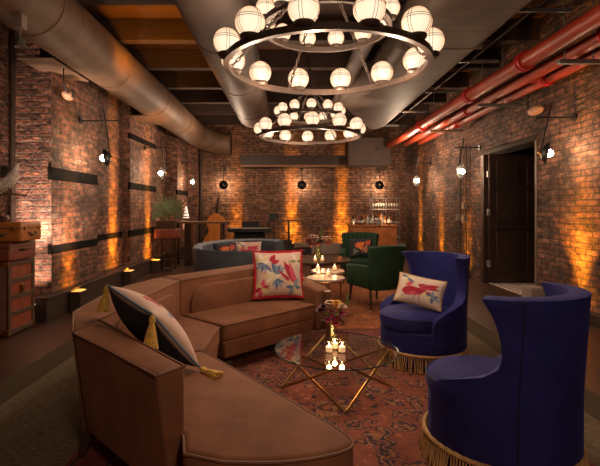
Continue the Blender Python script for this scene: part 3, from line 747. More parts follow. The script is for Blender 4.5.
for poly in (seat_f, seat_c, seat_b):
    c = cushion(poly, .29, .445, 'seat_cushion')
    p = piping(inset(poly, .014), .432); p.parent = c
    MB().prism(inset(poly, .05), .15, inset(poly, .02) and .30, inset(poly, .02)).build('base', M['velvet'], sofa, bevel=.015)
# backs: top polygon order inner a, outer.., inner b
def backrest(inner, outer, z1, z1b=None):
    top = [inner[0]] + outer + [inner[1]]
    icx = (inner[0][0]+inner[1][0])/2; icy = (inner[0][1]+inner[1][1])/2
    bot = [inner[0]]
    ix, iy = inner[1][0]-inner[0][0], inner[1][1]-inner[0][1]; L_ = sqrt(ix*ix+iy*iy); nx, ny = iy/L_, -ix/L_
    ox = sum(p[0] for p in outer)/len(outer); oy = sum(p[1] for p in outer)/len(outer)
    if (icx-ox)*nx + (icy-oy)*ny < 0: nx, ny = -nx, -ny
    bot += [(x+nx*.07, y+ny*.07) for x, y in outer]; bot += [inner[1]]
    za = [z1]*len(top) if z1b is None else z1b
    bk = MB().loft([[(x, y, .16) for x, y in bot], [(x, y, z) for (x, y), z in zip(top, za)]]).build('backrest', M['velvet'], sofa, bevel=.022, seg=3)
    pts = []
    for i in range(len(top)):
        a, b = V((*top[i], za[i]-.004)), V((*top[(i+1) % len(top)], za[(i+1) % len(top)]-.004))
        c = V((icx, icy, 0))
        for k in range(4): pts.append(a.lerp(b, k/4))
    cen = V((sum(t[0] for t in top)/len(top), sum(t[1] for t in top)/len(top), 0))
    pts = [p + V((cen.x-p.x, cen.y-p.y, 0)).normalized()*.008 for p in pts]
    MB().tube(pts, .0065, 6, True).build('piping', M['velvet_pipe'], bk)
    # arched pad on the inner face
    a, b = V((*inner[0], 0)), V((*inner[1], 0)); u = (b-a).normalized(); Ln = (b-a).length
    return bk, a, u, Ln, V((nx, ny, 0))
def pad(bk, a, u, Ln, n, s0, s1, zt):
    poly = [(s0, .40), (s1, .40)]
    w = s1-s0; r = min(.22, w*.35)
    for k in range(9): t_ = k/8*pi/2; poly.append((s1-r*.35-(r*.65)*(1-cos(t_)), zt-r+r*sin(t_)) if False else (s1-r+r*cos(t_), zt-r*.8+r*.8*sin(t_)))
    for k in range(9): t_ = pi/2+k/8*pi/2; poly.append((s0+r+r*cos(t_), zt-r*.8+r*.8*sin(t_)))
    vz = V((0, 0, 1))
    if u.cross(vz).dot(n) < 0:
        poly = [(Ln-x, z) for x, z in poly]; a = a + u*Ln; u = -u
    MB().plate(poly, a - n*.01, u, (0, 0, 1), .045).build('back_pad', M['velvet'], sofa, bevel=.02, seg=3)
args = backrest(((-.44, 1.94), J1), [(-.53, 1.82), (-1.17, 2.45)], .72)
pad(*args, .06, args[3]-.05, .66)
args = backrest((J1, J2), [(-1.18, 2.455), (-1.39, 2.9), (-1.41, 3.6), (-1.17, 4.2)], .74, [.72, .72, .73, .75, .76, .75])
pad(*args, .12, args[3]-.10, .68)
args = backrest((J2, (-.06, 4.98)), [(-1.165, 4.205), (-.2, 5.13)], .77, [.75, .76, .79, .78])
pad(*args, .10, args[3]-.04, .69)
# arm with slim wooden post at its front
m = MB(); prof = []
A0, A1 = V((.365, 4.575, 0)), V((-.07, 5.06, 0)); sd = V((.07, .065, 0))
m.loft([[tuple(A0-sd+V((0, 0, .16))), tuple(A0+sd+V((0, 0, .16))), tuple(A0+sd*1.25+V((0, 0, .56))), tuple(A0-sd*1.1+V((0, 0, .575)))],
        [tuple(A1-sd+V((0, 0, .16))), tuple(A1+sd+V((0, 0, .16))), tuple(A1+sd*1.2+V((0, 0, .70))), tuple(A1-sd+V((0, 0, .70)))]])
m.build('armrest', M['velvet'], sofa, bevel=.025, seg=3)
pp = A0+V((.035, -.04, 0))
m = MB(); m.loft([[(pp.x+x*k, pp.y+y*k, z) for x, y in ((-.03, -.03), (.03, -.03), (.03, .03), (-.03, .03))] for z, k in ((.017, .6), (.2, .9), (.5, 1.0), (.565, 1.25))])
m.build('arm_post', M['wood_mid'], sofa, bevel=.008)
for (x, y, dx, dy) in ((-.62, 2.02, -.03, -.05), (-1.10, 2.52, -.04, -.03), (-1.28, 3.0, -.05, 0), (-1.30, 3.6, -.05, 0), (-1.05, 4.15, -.03, .04), (-.25, 4.98, 0, .04), (-.50, 3.10, .04, 0), (-.48, 3.62, .04, 0), (.10, 1.86, .04, -.04), (-.30, 1.80, 0, -.03)):
    MB().tube([(x, y, .16), (x+dx, y+dy, .025)], [.032, .018], 10).build('leg', M['wood_dark'], sofa)

# ------------------------------------------------------------------ cushions
CR = (.66, .47, .40); RED = (.40, .015, .045); PINK = (.62, .09, .14); BLU = (.10, .16, .30); SKY = (.22, .30, .42); YEL = (.70, .58, .30); WHT = (.78, .70, .60); NAV = (.03, .035, .09); GRN = (.25, .26, .12)
def petal(x, y, cx, cy, ang, ln, wd):
    dx, dy = x-cx, y-cy; c, s_ = cos(ang), sin(ang)
    a = (dx*c+dy*s_)/ln; b = (-dx*s_+dy*c)
    if a < 0 or a > 1: return False
    return abs(b) < wd*(sin(pi*a**.75)**.8)
def painter(P, base=CR):
    def f(x, y):
        c = base
        for cx, cy, an, ln, wd, col in P:
            if petal(x, y, cx, cy, R(an), ln, wd): c = col
        return c
    return f
def flower(cx, cy, n, ln, wd, cols, a0=0, spread=360):
    return [(cx, cy, a0+spread*k/n, ln*(.8+.4*((k*37) % 10)/10), wd, cols[k % len(cols)]) for k in range(n)]
P1 = [(-.9, .0, 10, 1.5, .012, (.35, .1, .12)), (-.1, -.1, -20, .9, .012, (.35, .1, .12)), (-.3, -.2, 250, .8, .012, GRN)]
P1 += flower(-.25, -.12, 9, .52, .085, [YEL, WHT], 100) + flower(-.2, .02, 5, .52, .085, [BLU, SKY], 10, 110) + flower(-.12, -.25, 4, .48, .07, [SKY, BLU], 240, 120)
P1 += flower(-.7, .55, 7, .42, .08, [WHT, YEL], 0) + flower(-.62, .45, 5, .45, .07, [BLU, SKY], 180, 160) + [(-.35, .55, 60, .42, .12, RED), (-.3, .5, 20, .35, .1, RED)]
P1 += [(.75, -.45, 118, 1.15, .16, RED), (.7, -.4, 105, .95, .1, PINK), (.62, -.5, 135, 1.0, .07, RED), (.8, -.3, 160, .3, .1, PINK)]
P1 += flower(.62, -.62, 6, .42, .08, [BLU, SKY, YEL], 0) + flower(.8, .55, 6, .4, .06, [YEL, WHT, GRN], 60) + flower(-.75, -.65, 6, .4, .1, [RED, PINK, YEL], 20)
P2 = [(-.75, -.35, 25, .9, .3, RED), (-.1, .3, -5, .95, .2, RED), (-.6, -.5, 35, 1.2, .22, RED), (-.5, -.45, 20, 1.0, .14, PINK), (-.2, -.2, 5, .8, .16, RED), (0, .1, 30, .9, .16, PINK), (.05, .15, 25, .85, .1, RED), (-.6, .1, 60, .5, .14, PINK)]
P2 += flower(.6, -.35, 6, .4, .08, [BLU, SKY, BLU, YEL], 30) + flower(-.6, .65, 6, .4, .1, [WHT, YEL, BLU], 20) + [(.15, -.5, 70, .5, .09, YEL), (-.2, -.8, 80, .9, .015, (.1, .03, .05)), (.1, -.9, 100, .8, .015, (.1, .03, .05)), (-.8, -.7, 40, .7, .015, (.1, .03, .05))]
P3 = [(-.2, -.7, 60, .5, .14, PINK), (.2, -.3, 40, .45, .12, RED), (.5, .0, 120, .6, .1, (.45, .25, .3)), (-.4, .5, 20, .7, .08, YEL), (.0, .5, 160, .6, .05, NAV), (.1, .75, 190, .7, .12, RED), (-.75, .4, 330, .6, .1, SKY), (.7, .75, 200, .4, .08, YEL), (-.8, -.8, 20, .5, .16, RED)]
P4 = flower(-.1, .25, 9, .5, .13, [(.55, .1, .02), (.7, .2, .05)], 0) + flower(.35, -.2, 7, .45, .1, [(.4, .06, .03), GRN], 20) + flower(-.5, -.4, 6, .4, .07, [GRN, (.05, .08, .1)], 0) + flower(.6, .5, 6, .35, .1, [(.5, .08, .04)], 0)
def pillow(name, label, W, H, T, c, right, up, paint, back=None, edge=None, fringe=None, tassels=None, N=64, group=None):
    rt = V(right).normalized(); upv = V(up); upv = (upv - rt*upv.dot(rt)).normalized(); nr = rt.cross(upv)
    rot = Matrix((rt, upv, nr)).transposed()
    o = thing(name, label, 'pillow', c, group=group); o.rotation_euler = rot.to_euler()
    bm = bmesh.new(); cl = bm.verts.layers.float_color.new('Col')
    def pos(x, y, sgn):
        ex = W/2*x*(1-.075*(1-y*y)) ; ey = H/2*y*(1-.075*(1-x*x))
        t = T/2*((1-abs(x)**2.6)*(1-abs(y)**2.6))**.55
        return V((ex, ey, sgn*t))
    grid = {}
    for sgn in (1, -1):
        for i in range(N+1):
            for j in range(N+1):
                x, y = 2*i/N-1, 2*j/N-1
                if sgn == -1 and (i in (0, N) or j in (0, N)): grid[(sgn, i, j)] = grid[(1, i, j)]; continue
                v = bm.verts.new(pos(x, y, sgn)); grid[(sgn, i, j)] = v
                col = paint(x, y) if sgn == 1 else (back or CR)
                v[cl] = (*col, 1)
        for i in range(N):
            for j in range(N):
                q = [grid[(sgn, i, j)], grid[(sgn, i+1, j)], grid[(sgn, i+1, j+1)], grid[(sgn, i, j+1)]]
                if sgn == -1: q.reverse()
                bm.faces.new(q)
    for f in bm.faces: f.smooth = True
    me = bpy.data.meshes.new('cover'); bm.to_mesh(me); bm.free(); me.materials.append(M['pillow'])
    ob = bpy.data.objects.new('cover', me); COL.objects.link(ob); ob.parent = o
    per = []
    K = 14
    for a, b in (((-1, -1), (1, -1)), ((1, -1), (1, 1)), ((1, 1), (-1, 1)), ((-1, 1), (-1, -1))):
        for k in range(K): per.append(pos(a[0]+(b[0]-a[0])*k/K, a[1]+(b[1]-a[1])*k/K, 1))
    if edge: MB().tube(per, .007, 6, True).build('piping', edge, o)
    if fringe:
        m = MB(); n = len(per)
        # ruched trim: a band around the edge with a ragged outer outline
        for i in range(n):
            for s_ in range(5):
                p = per[i].lerp(per[(i+1) % n], s_/5); out = V((p.x, p.y, 0)).normalized()
                d = (out + V((random.uniform(-.25, .25), random.uniform(-.25, .25), random.uniform(-.45, .45)))).normalized()
                m.tube([p - out*.006, p + d*random.uniform(.022, .032)], [.006, .004], 5)
        m.build('fringe', fringe, o)
    if tassels:
        inv = rot.inverted(); down = inv @ V((0, 0, -1))
        for cx, cy, dirw, ln in tassels:
            p = pos(cx, cy, 1)*1.01; d = (inv @ V(dirw)).normalized()
            m = MB(); m.tube([p, p+d*.02, p+d*.035, p+d*.05, p+d*(.05+ln*.5), p+d*(.05+ln)], [.006, .016, .019, .012, .026, .036], 10)
            a = d.orthogonal().normalized(); b = d.cross(a)
            for k in range(12):
                q = a*cos(k*pi/6)+b*sin(k*pi/6)
                m.tube([p+d*.05+q*.008, p+d*(.05+ln*.5)+q*.022, p+d*(.06+ln*random.uniform(.95, 1.1))+q*.036], .006, 4)
            m.build('tassel', M['tassel'], o)
    return o
pillow('throw_pillow', 'square floral pillow with red fringe standing on the brown sofa', .50, .47, .15, (-.10, 4.665, .715), (.985, .15, 0), (-.05, .22, 1), painter(P1), CR, None, M['redfringe'], N=84)
A, B, D_ = V((-1.18, 2.8, .88)), V((-.79, 2.4, .80)), V((-.53, 2.52, .47))
cc = (A+D_)/2
pillow('throw_pillow', 'pale floral pillow with black back and yellow tassels leaning in the sofa corner', .58, .50, .22, tuple(cc+V((.04, .045, .02))), tuple(A-B), tuple(B-D_), painter(P3), (.008, .008, .012), M['bluepipe'], None,
       [(1, 1, (-.1, -.15, -1), .10), (-1, 1, (-.02, -.15, -1), .11), (-1, -1, (.6, -.45, -.12), .10)])

# ------------------------------------------------------------------ glass coffee table
TX, TY, TZ = .37, 3.46, .325
ct = thing('coffee_table', 'round glass coffee table on crossed brass rods', 'table', (TX, TY, 0))
MB().lathe([(.0, TZ-.012), (.462, TZ-.012), (.468, TZ-.006), (.462, TZ), (.0, TZ)], n=64).build('glass_top', M['tablets'], ct, angle=25)
n = 64
MB().tube([(.466*cos(2*pi*j/n), .466*sin(2*pi*j/n), TZ-.006) for j in range(n)], .0045, 6, True).build('glass_rim', mat('glass_edge', (.02, .05, .04), .15, var=.1), ct)
for k in range(4):
    a = pi/2*k + R(-88)
    for dlt in (-1, 1):
        b = a + dlt*pi/2*.94
        MB().tube([(.42*cos(a+.03*dlt), .42*sin(a+.03*dlt), .028), (.40*cos(b), .40*sin(b), TZ-.012)], .0095, 10).build('rod', M['brass'], ct)
        
def vase_of_flowers(lbv, lbf, loc, s, cols, heads):
    v = MB().lathe([(.0, 0), (.045*s, 0), (.055*s, .03*s), (.05*s, .10*s), (.036*s, .15*s), (.05*s, .19*s), (.047*s, .19*s), (.033*s, .15*s), (.046*s, .10*s), (.05*s, .03*s), (.0, .012*s)], n=20).build('glass_vase', M['clear'], loc=loc)
    tag(v, lbv, 'vase')
    o = thing('flower_bouquet', lbf, 'flowers', (loc[0], loc[1], loc[2]+.014))
    for i, (x, y, z, r, ci) in enumerate(heads):
        z *= .92; r *= 1.1; x *= 1.25
        x, y, z, r = x*s, y*s, z*s, r*s
        MB().tube([(x*.12, y*.12, 0), (x*.13, y*.13, .2*s), (x, y, z)], .003*s, 5).build('stem', M['leaf'], o)
        if ci < 0:
            m = MB()
            for q in range(6):
                t_ = q/6; rr = r*(1-t_*.6)
                m.sphere((x+random.uniform(-.2, .2)*r, y+random.uniform(-.2, .2)*r, z+(t_-.3)*r*3.2), rr*.45, 8, 6)
            m.build('bud_spike', M['leaf'], o); continue
        m = MB()
        for L_, (np_, tilt, ln) in enumerate(((7, .25, 1.0), (6, .7, .85), (4, 1.15, .6))):
            for q in range(np_):
                a = 2*pi*q/np_+L_*.5+i
                d = V((cos(a)*cos(tilt), sin(a)*cos(tilt), sin(tilt))); sd_ = V((-sin(a), cos(a), 0))
                p = V((x, y, z)); nn = sd_.cross(d)
                pts = [p, p+d*r*ln*.5+sd_*r*.38, p+d*r*ln+sd_*r*.12+nn*r*.15, p+d*r*ln-sd_*r*.12+nn*r*.15, p+d*r*ln*.5-sd_*r*.38]
                vs = [m.bm.verts.new(pp_) for pp_ in pts]; m.bm.faces.new(vs)
        m.sphere((x, y, z), r*.25, 8, 6)
        m.build('flower_head', cols[ci], o)
    m = MB()
    for q in range(14):
        a = random.uniform(0, 2*pi); p = V((cos(a)*.02*s, sin(a)*.02*s, .20*s)); d = V((cos(a)*.8, sin(a)*.8, random.uniform(-.1, .9))).normalized(); L_ = random.uniform(.07, .12)*s
        sd_ = V((-sin(a), cos(a), 0))
        vs = [m.bm.verts.new(pp_) for pp_ in (p, p+d*L_*.5+sd_*.018*s, p+d*L_, p+d*L_*.5-sd_*.018*s)]; m.bm.faces.new(vs)
    m.build('leaves', M['leaf'], o)
    return o
FC = [mat('magenta_petals', (.42, .03, .12), .7, var=.3, scale=30), mat('yellow_petals', (.85, .45, .06), .7, var=.2, scale=30), mat('pale_petals', (.72, .5, .4), .7, var=.15, scale=30), mat('plum_petals', (.09, .012, .03), .7, var=.3, scale=30)]
vase_of_flowers('clear glass vase on the glass coffee table', 'bouquet of magenta and yellow flowers on the coffee table', (.345, 3.54, TZ+.001), 1.0, FC,
                [(.02, -.03, .22, .05, 0), (-.03, -.05, .20, .045, 0), (.06, .0, .24, .045, 0), (.0, .03, .25, .04, 0), (-.07, 0, .27, .048, 3), (-.05, .05, .29, .045, 3), (.03, .01, .33, .05, 1), (-.01, .03, .33, .045, 2), (.07, .04, .29, .04, 2), (.10, .02, .36, .028, -1), (.02, -.05, .17, .04, 0)])
votive_proto = []
def votive(lb, loc, s=1.0):
    if not votive_proto:
        o = thing('votive_candle', lb, 'candle', loc, group='lit votive candles')
        MB().lathe([(.0, 0), (.032, 0), (.036, .095), (.033, .095), (.029, .012), (.0, .010)], n=20).build('glass_cup', M['clear'], o)
        MB().lathe([(.0, .012), (.026, .012), (.026, .05), (.02, .054), (.0, .050)], n=16).build('wax', M['wax'], o)
        MB().lathe([(.0, .05), (.006, .056), (.007, .065), (.004, .078), (.0, .086)], n=10).build('flame', M['flame'], o)
        votive_proto.append(o)
    else:
        o = dup(votive_proto[0], loc, 0, lb)
    o.scale = (s, s, s)
    lamp('POINT', (loc[0], loc[1], loc[2]+.11*s), .6, (1, .55, .22), .02)
    return o
votive('lit glass votive, left of three, on the coffee table', (.305, 3.335, TZ+.001), .95)
votive('lit glass votive, right of three, on the coffee table', (.40, 3.335, TZ+.001), .95)
votive('lit glass votive, hindmost of three, on the coffee table', (.355, 3.42, TZ+.001), .95)

# ------------------------------------------------------------------ blue fringed armchairs (front = +Y local)
def lerp_tab(tab, z):
    for (a, va), (b, vb) in zip(tab, tab[1:]):
        if a <= z <= b: return va+(vb-va)*(z-a)/(b-a)
    return tab[-1][1] if z > tab[-1][0] else tab[0][1]
EDGE = [(.15, 122), (.40, 120), (.45, 120), (.49, 114), (.53, 104), (.565, 86), (.595, 74), (.64, 66), (.70, 64), (.80, 66), (.88, 70), (.94, 75), (.98, 79)]
def blue_chair(label, loc, rz, sc=1.0):
    o = thing('barrel_armchair', label, 'armchair', loc, rz)
    zs = [.15, .28, .40, .43, .46, .49, .52, .55, .59, .64, .70, .77, .84, .90, .95, .985]
    NS = 48; rows = []
    for z in zs:
        e = R(lerp_tab(EDGE, z)); row = []
        for i in range(NS+1):
            ph = (2*i/NS-1)*e
            k = max(0, (z-.45)/.55)
            r = .405 + .012*k*k*(abs(ph)/1.3)**2
            arm = .03*max(0, 1-abs(z-.46)/.12)*max(0, (abs(ph)-1.2))
            x = (r+arm)*sin(ph)*1.0; y = -(r)*cos(ph)*(1.0) - .035*k
            if abs(ph) > pi/2: y *= 1.05
            row.append((x, y, z + .012*k*cos(ph)))
        rows.append(row)
    m = MB(); m.loft(rows, cap=False, closed=False)
    bmesh.ops.recalc_face_normals(m.bm, faces=m.bm.faces)
    # make sure normals face outward so the padding grows inward
    f = m.bm.faces[:][len(m.bm.faces)//2] if False else None
    m.bm.faces.ensure_lookup_table()
    f = m.bm.faces[NS//2]
    if f.normal.y > 0: bmesh.ops.reverse_faces(m.bm, faces=m.bm.faces)
    for ff in m.bm.faces: ff.smooth = True
    me = bpy.data.meshes.new('wing_back'); m.bm.to_mesh(me); m.bm.free(); me.materials.append(M['navy'])
    sh = bpy.data.objects.new('wing_back', me); COL.objects.link(sh); sh.parent = o
    md = sh.modifiers.new('Solidify', 'SOLIDIFY'); md.thickness = .09; md.offset = -1
    md = sh.modifiers.new('Bevel', 'BEVEL'); md.width = .022; md.segments = 3; md.limit_method = 'ANGLE'; md.angle_limit = R(50)
    MB().lathe([(.0, .03), (.375, .03), (.385, .15), (.388, .33), (.37, .345), (.0, .345)], n=48, sy=1.02).build('base', M['navy'], o)
    MB().lathe([(.0, .335), (.30, .335), (.335, .352), (.35, .40), (.345, .445), (.31, .478), (.2, .492), (.0, .497)], (0, .055, 0), 40, sx=.98, sy=1.06).build('seat_cushion', M['navy'], o)
    MB().tube([(.343*.98*cos(2*pi*j/48), .055+.343*1.06*sin(2*pi*j/48), .452) for j in range(48)], .006, 6, True).build('piping', M['navy_pipe'], o)
    for sg in (-1, 1):
        pts = []
        for z in zs:
            k = max(0, (z-.45)/.55); ph = sg*R(52); r = .405+.012*k*k*(abs(ph)/1.3)**2 + .001
            pts.append((r*sin(ph), -r*cos(ph)-.035*k, z+.012*k*cos(ph)))
        MB().tube(pts, .004, 5).build('back_seam', M['navy_pipe'], o)
    fr = MB(); n = 150
    for j in range(n):
        a = 2*pi*j/n; r = .413
        p0 = V((r*cos(a), r*sin(a), .15)); aa = a+random.uniform(-.035, .035); r2 = r+random.uniform(.012, .035)
        p1 = V(((r+.012)*cos((a+aa)/2), (r+.012)*sin((a+aa)/2), .085)); p2 = V((r2*cos(aa), r2*sin(aa), .018))
        fr.tube([p0, p1, p2], [.0045, .0055, .0065], 4)
    fr.build('fringe', M['fringe'], o)
    br = MB()
    br.tube([(.413*cos(2*pi*j/96), .413*sin(2*pi*j/96), .152+.003*(j % 2)) for j in range(96)], .013, 6, True)
    br.build('braid', M['fringe'], o)
    o.scale = (sc, sc, .97)
    return o
# front dir (fx,fy): local +Y -> rotate by atan2(-fx, fy)
def face(fx, fy): return atan2(-fx, fy)
blue_chair('navy velvet barrel armchair in the foreground turned away from the camera, gold fringe', (1.175, 2.50, .004), face(-.62, .78), .97)
blue_chair('navy velvet wingback barrel armchair with floral pillow beside the coffee table, gold fringe', (1.23, 4.14, .004), face(-.88, -.47), .95)
pillow('throw_pillow', 'small floral pillow on the seat of the far navy armchair', .42, .27, .12, (1.19, 4.06, .65), (.90, -.42, -.16), (.38, .30, .85), painter(P2, (.70, .56, .47)), (.5, .32, .12), M['fringe'], None, N=72)

# ------------------------------------------------------------------ round side tables
def side_table(lb, loc, r, h):
    o = thing('side_table', lb, 'table', loc, group='round marble side tables')
    MB().lathe([(.0, h-.022), (r-.004, h-.022), (r, h-.018), (r, h-.003), (r-.004, h), (.0, h)], n=40).build('marble_top', M['marble'], o)
    MB().tube([(r*.97*cos(2*pi*j/40), r*.97*sin(2*pi*j/40), h-.03) for j in range(40)], .009, 6, True).build('top_ring', M['brass'], o)
    for k in range(3):
        a = 2*pi*k/3+.5
        MB().tube([(r*.95*cos(a), r*.95*sin(a), .001), (r*.95*cos(a), r*.95*sin(a), h-.03)], .009, 8).build('leg', M['brass'], o)
    MB().tube([(r*.95*cos(2*pi*j/40), r*.95*sin(2*pi*j/40), .01) for j in range(40)], .008, 6, True).build('floor_ring', M['brass'], o)
side_table('nearer of two small round pale side tables behind the brown sofa', (.455, 5.42, .0175), .23, .55)
side_table('farther of two small round pale side tables behind the brown sofa', (.53, 6.0, .0175), .225, .55)
for x, y, lb in ((.37, 5.45, 'lit votive at the left of the nearer pale side table'), (.49, 5.50, 'lit votive at the right of the nearer pale side table'), (.40, 6.02, 'lit votive at the left of the farther pale side table'), (.62, 5.98, 'lit votive at the right of the farther pale side table')):
    votive(lb, (x, y, .5685), 1.0)
o = thing('cocktail_table', 'low dark round wooden table with flowers behind the pale side tables', 'table', (.42, 7.2, .0175))
MB().lathe([(.0, .53), (.56, .53), (.58, .545), (.58, .565), (.57, .575), (.0, .575)], n=48).build('table_top', M['wood_dark'], o)
MB().lathe([(.0, .001), (.26, .001), (.27, .02), (.06, .05), (.05, .5), (.12, .53), (.0, .53)], n=24).build('pedestal', M['wood_dark'], o)
vase_of_flowers('small glass vase on the low dark wooden table', 'bouquet of dusty pink flowers on the low dark wooden table', (.46, 6.92, .5935), 1.25, [mat('dusty_pink_petals', (.5, .17, .13), .7, var=.3, scale=30)]+FC[1:],
                [(-.09, 0, .24, .075, 0), (-.07, -.04, .19, .07, 0), (-.04, 0, .29, .07, 2), (.08, 0, .27, .075, 2), (.10, -.03, .21, .07, 0), (.03, .02, .23, .06, 3), (.0, -.05, .20, .06, 0), (.03, .0, .36, .03, -1)])
votive('lit votive to the left in front of the pink bouquet', (.41, 6.80, .5935), 1.0)
votive('lit votive to the right in front of the pink bouquet', (.52, 6.80, .5935), 1.0)

# ------------------------------------------------------------------ green chairs
def green_chair(lb, loc, rz, w=.62, h=.86, tuft=False):
    o = thing('green_armchair', lb, 'armchair', loc, rz)
    d = .58
    MB().box((0, .03, .36), (w-.06, d, .16)).build('seat', M['green'], o, bevel=.04, seg=4)
    # curved winged back, wider towards the top
    rows = []
    for z in (.26, .40, .55, .70, h-.04, h):
        k = (z-.26)/(h-.26); row = []
        for i in range(17):
            s_ = 2*i/16-1
            x = s_*(w/2-.05+.07*k); y = -d/2-.02-.10*k + .09*abs(s_)**2.6
            if tuft: y += .008*cos(s_*pi*8)
            row.append((x, y, z - (.02*s_*s_ if z == h else 0)))
        rows.append(row)
    m = MB(); m.loft(rows, cap=False, closed=False)
    b = m.build('backrest', M['green'], o, solid=.0)
    md = b.modifiers.new('Solidify', 'SOLIDIFY'); md.thickness = .07; md.offset = 0
    md = b.modifiers.new('Bevel', 'BEVEL'); md.width = .022; md.segments = 3; md.limit_method = 'ANGLE'; md.angle_limit = R(50)
    for sg in (-1, 1):
        MB().loft([[(sg*(w/2-.06), y, .28), (sg*(w/2+.01), y, .28), (sg*(w/2+.02), y, z), (sg*(w/2-.06), y, z)] for y, z in ((-d/2, .60), (0, .59), (d/2-.02, .57))]).build('armrest', M['green'], o, bevel=.028, seg=3)
    for x in (-1, 1):
        for y in (-1, 1):
            MB().tube([(x*(w/2-.07), y*(d/2-.05), .29), (x*(w/2-.05), y*(d/2-.01), .004)], [.022, .012], 8).build('leg', M['wood_dark'], o)
    return o
green_chair('green velvet armchair seen from behind, in front of the bar', (1.23, 6.45, .0175), face(-.40, .92), .58, .875)
green_chair('tufted green armchair facing the room with a dark floral pillow', (1.34, 8.45, .0175), face(-.2, -1), .66, .91, True)
pillow('throw_pillow', 'black pillow with orange flowers on the tufted green armchair', .44, .36, .13, (1.355, 8.31, .66), (1, -.2, .05), (.05, .3, 1), painter(P4, (.01, .012, .02)), (.01, .01, .02), None, None, N=48)

# ------------------------------------------------------------------ slate blue curved sofa
sl = thing('curved_sofa', 'slate blue channel-tufted curved sofa behind the brown sofa', 'sofa', (0, 0, 0))
path = [(-.12, 8.0), (-.25, 8.35), (-.6, 8.55), (-1.0, 8.45), (-1.3, 8.15), (-1.47, 7.65), (-1.46, 7.1), (-1.3, 6.7), (-1.0, 6.5), (-.55, 6.44), (-.2, 6.44)]
def spl(P, per=10):
    out = []
    for i in range(len(P)-1):
        p0, p1, p2, p3 = V((*P[max(i-1, 0)], 0)), V((*P[i], 0)), V((*P[i+1], 0)), V((*P[min(i+2, len(P)-1)], 0))
        for k in range(per):
            t = k/per
            out.append(.5*((2*p1)+(-p0+p2)*t+(2*p0-5*p1+4*p2-p3)*t*t+(-p0+3*p1-3*p2+p3)*t**3))
    out.append(V((*P[-1], 0))); return out
sp_ = spl(path, 12); rings = []
for i, p in enumerate(sp_):
    d = (sp_[min(i+1, len(sp_)-1)]-sp_[max(i-1, 0)]).normalized(); nrm = V((-d.y, d.x, 0))   # inward
    if nrm.dot(V((-.6, 7.1, 0))-p) < 0: nrm = -nrm
    sc_ = .03*abs(sin(i*pi/6)); t = i/len(sp_); top = .80 - .05*t
    rings.append([p+V((0, 0, .1)), p-nrm*.03+V((0, 0, .45)), p-nrm*.05+V((0, 0, top)), p-nrm*.02+V((0, 0, top+.03)), p+nrm*(.08+sc_)+V((0, 0, top)), p+nrm*(.13+sc_)+V((0, 0, .5)), p+nrm*.15+V((0, 0, .3)), p+nrm*.12+V((0, 0, .1))])
MB().loft(rings).build('channel_back', M['slate'], sl, angle=60)
MB().prism([(-.35, 8.15), (-.6, 8.35), (-.95, 8.25), (-1.3, 7.6), (-1.3, 7.1), (-1.1, 6.7), (-.5, 6.6), (-.3, 6.9), (-.3, 7.6)], .12, .42).build('seat', M['slate'], sl, bevel=.05, seg=3)
for x, y in ((-.3, 7.8), (-1.2, 7.6), (-1.2, 6.7), (-.55, 6.5)):
    MB().tube([(x, y, .14), (x, y, .001)], [.025, .018], 8).build('leg', M['wood_dark'], sl)
pillow('throw_pillow', 'dark patterned pillow on the slate blue sofa', .42, .36, .12, (-1.10, 7.95, .61), (1, .5, 0), (0, .35, 1), painter(P4, (.03, .03, .04)), NAV, None, None, N=40)
pillow('throw_pillow', 'pink floral pillow on the slate blue sofa', .48, .38, .12, (-.72, 8.18, .61), (1, .1, 0), (0, .4, 1), painter(P2, (.55, .36, .3)), CR, None, None, N=40)

# ------------------------------------------------------------------ bar, shelf, bottles
bar = thing('bar_cabinet', 'warm wooden bar counter in front of the back wall', 'bar', (2.22, 11.9, 0))
MB().box((0, 0, .46), (1.18, .60, .92)).build('carcass', M['copper'], bar, bevel=.008)
MB().box((0, 0, .94), (1.24, .66, .04)).build('counter', M['wood_warm'], bar, bevel=.008)
for x in (-.29, .29): MB().box((x, -.305, .46), (.55, .02, .84)).build('front_panel', M['copper'], bar, bevel=.006)
MB().box((0, -.28, .03), (1.16, .04, .06)).build('plinth', M['blackm'], bar)
BM = [mat('amber_bottle', (.35, .11, .02), .12, var=.2, coat=.6), mat('dark_bottle', (.035, .018, .012), .12, var=.2, coat=.6), mat('green_bottle', (.03, .09, .03), .12, var=.2, coat=.6), mat('pale_bottle', (.5, .42, .36), .12, var=.15, coat=.6), mat('red_bottle', (.28, .03, .03), .15, var=.2, coat=.5)]
BN = ['amber', 'dark brown', 'green', 'pale clear', 'red']
prot = {}
def bottle(x, y, z, ci, s, lb):
    if ci not in prot:
        o = thing('liquor_bottle', lb, 'bottle', (x, y, z), group='bottles on the bar')
        MB().lathe([(.0, 0), (.036, 0), (.039, .006), (.039, .17), (.03, .20), (.014, .225), (.013, .28), (.0, .28)], n=14).build('bottle_body', BM[ci], o)
        MB().lathe([(.0, .278), (.016, .278), (.016, .305), (.0, .305)], n=10).build('cap', M['brass'] if ci % 2 else M['black'], o)
        MB().lathe([(.0397, .06), (.0400, .06), (.0400, .14), (.0397, .14)], n=14).build('paper_label', M['paper'], o)
        prot[ci] = o
    else: o = dup(prot[ci], (x, y, z), 0, lb)
    o.scale = (s*1.25, s*1.25, s)
order = [1, 0, 4, 1, 0, 3, 2, 3, 1, 0, 3, 0, 1, 0]
for i, ci in enumerate(order):
    x = 1.70 + i*.078 + random.uniform(-.01, .01)
    bottle(x, 11.85+.09*((i*5) % 3-1), .961, ci, random.uniform(.8, 1.12), '%s liquor bottle on the bar, %s from the left end' % (BN[ci], ordw(i)))
o = thing('ice_bucket', 'silver ice bucket at the front of the bar counter', 'bucket', (2.34, 11.63, .961))
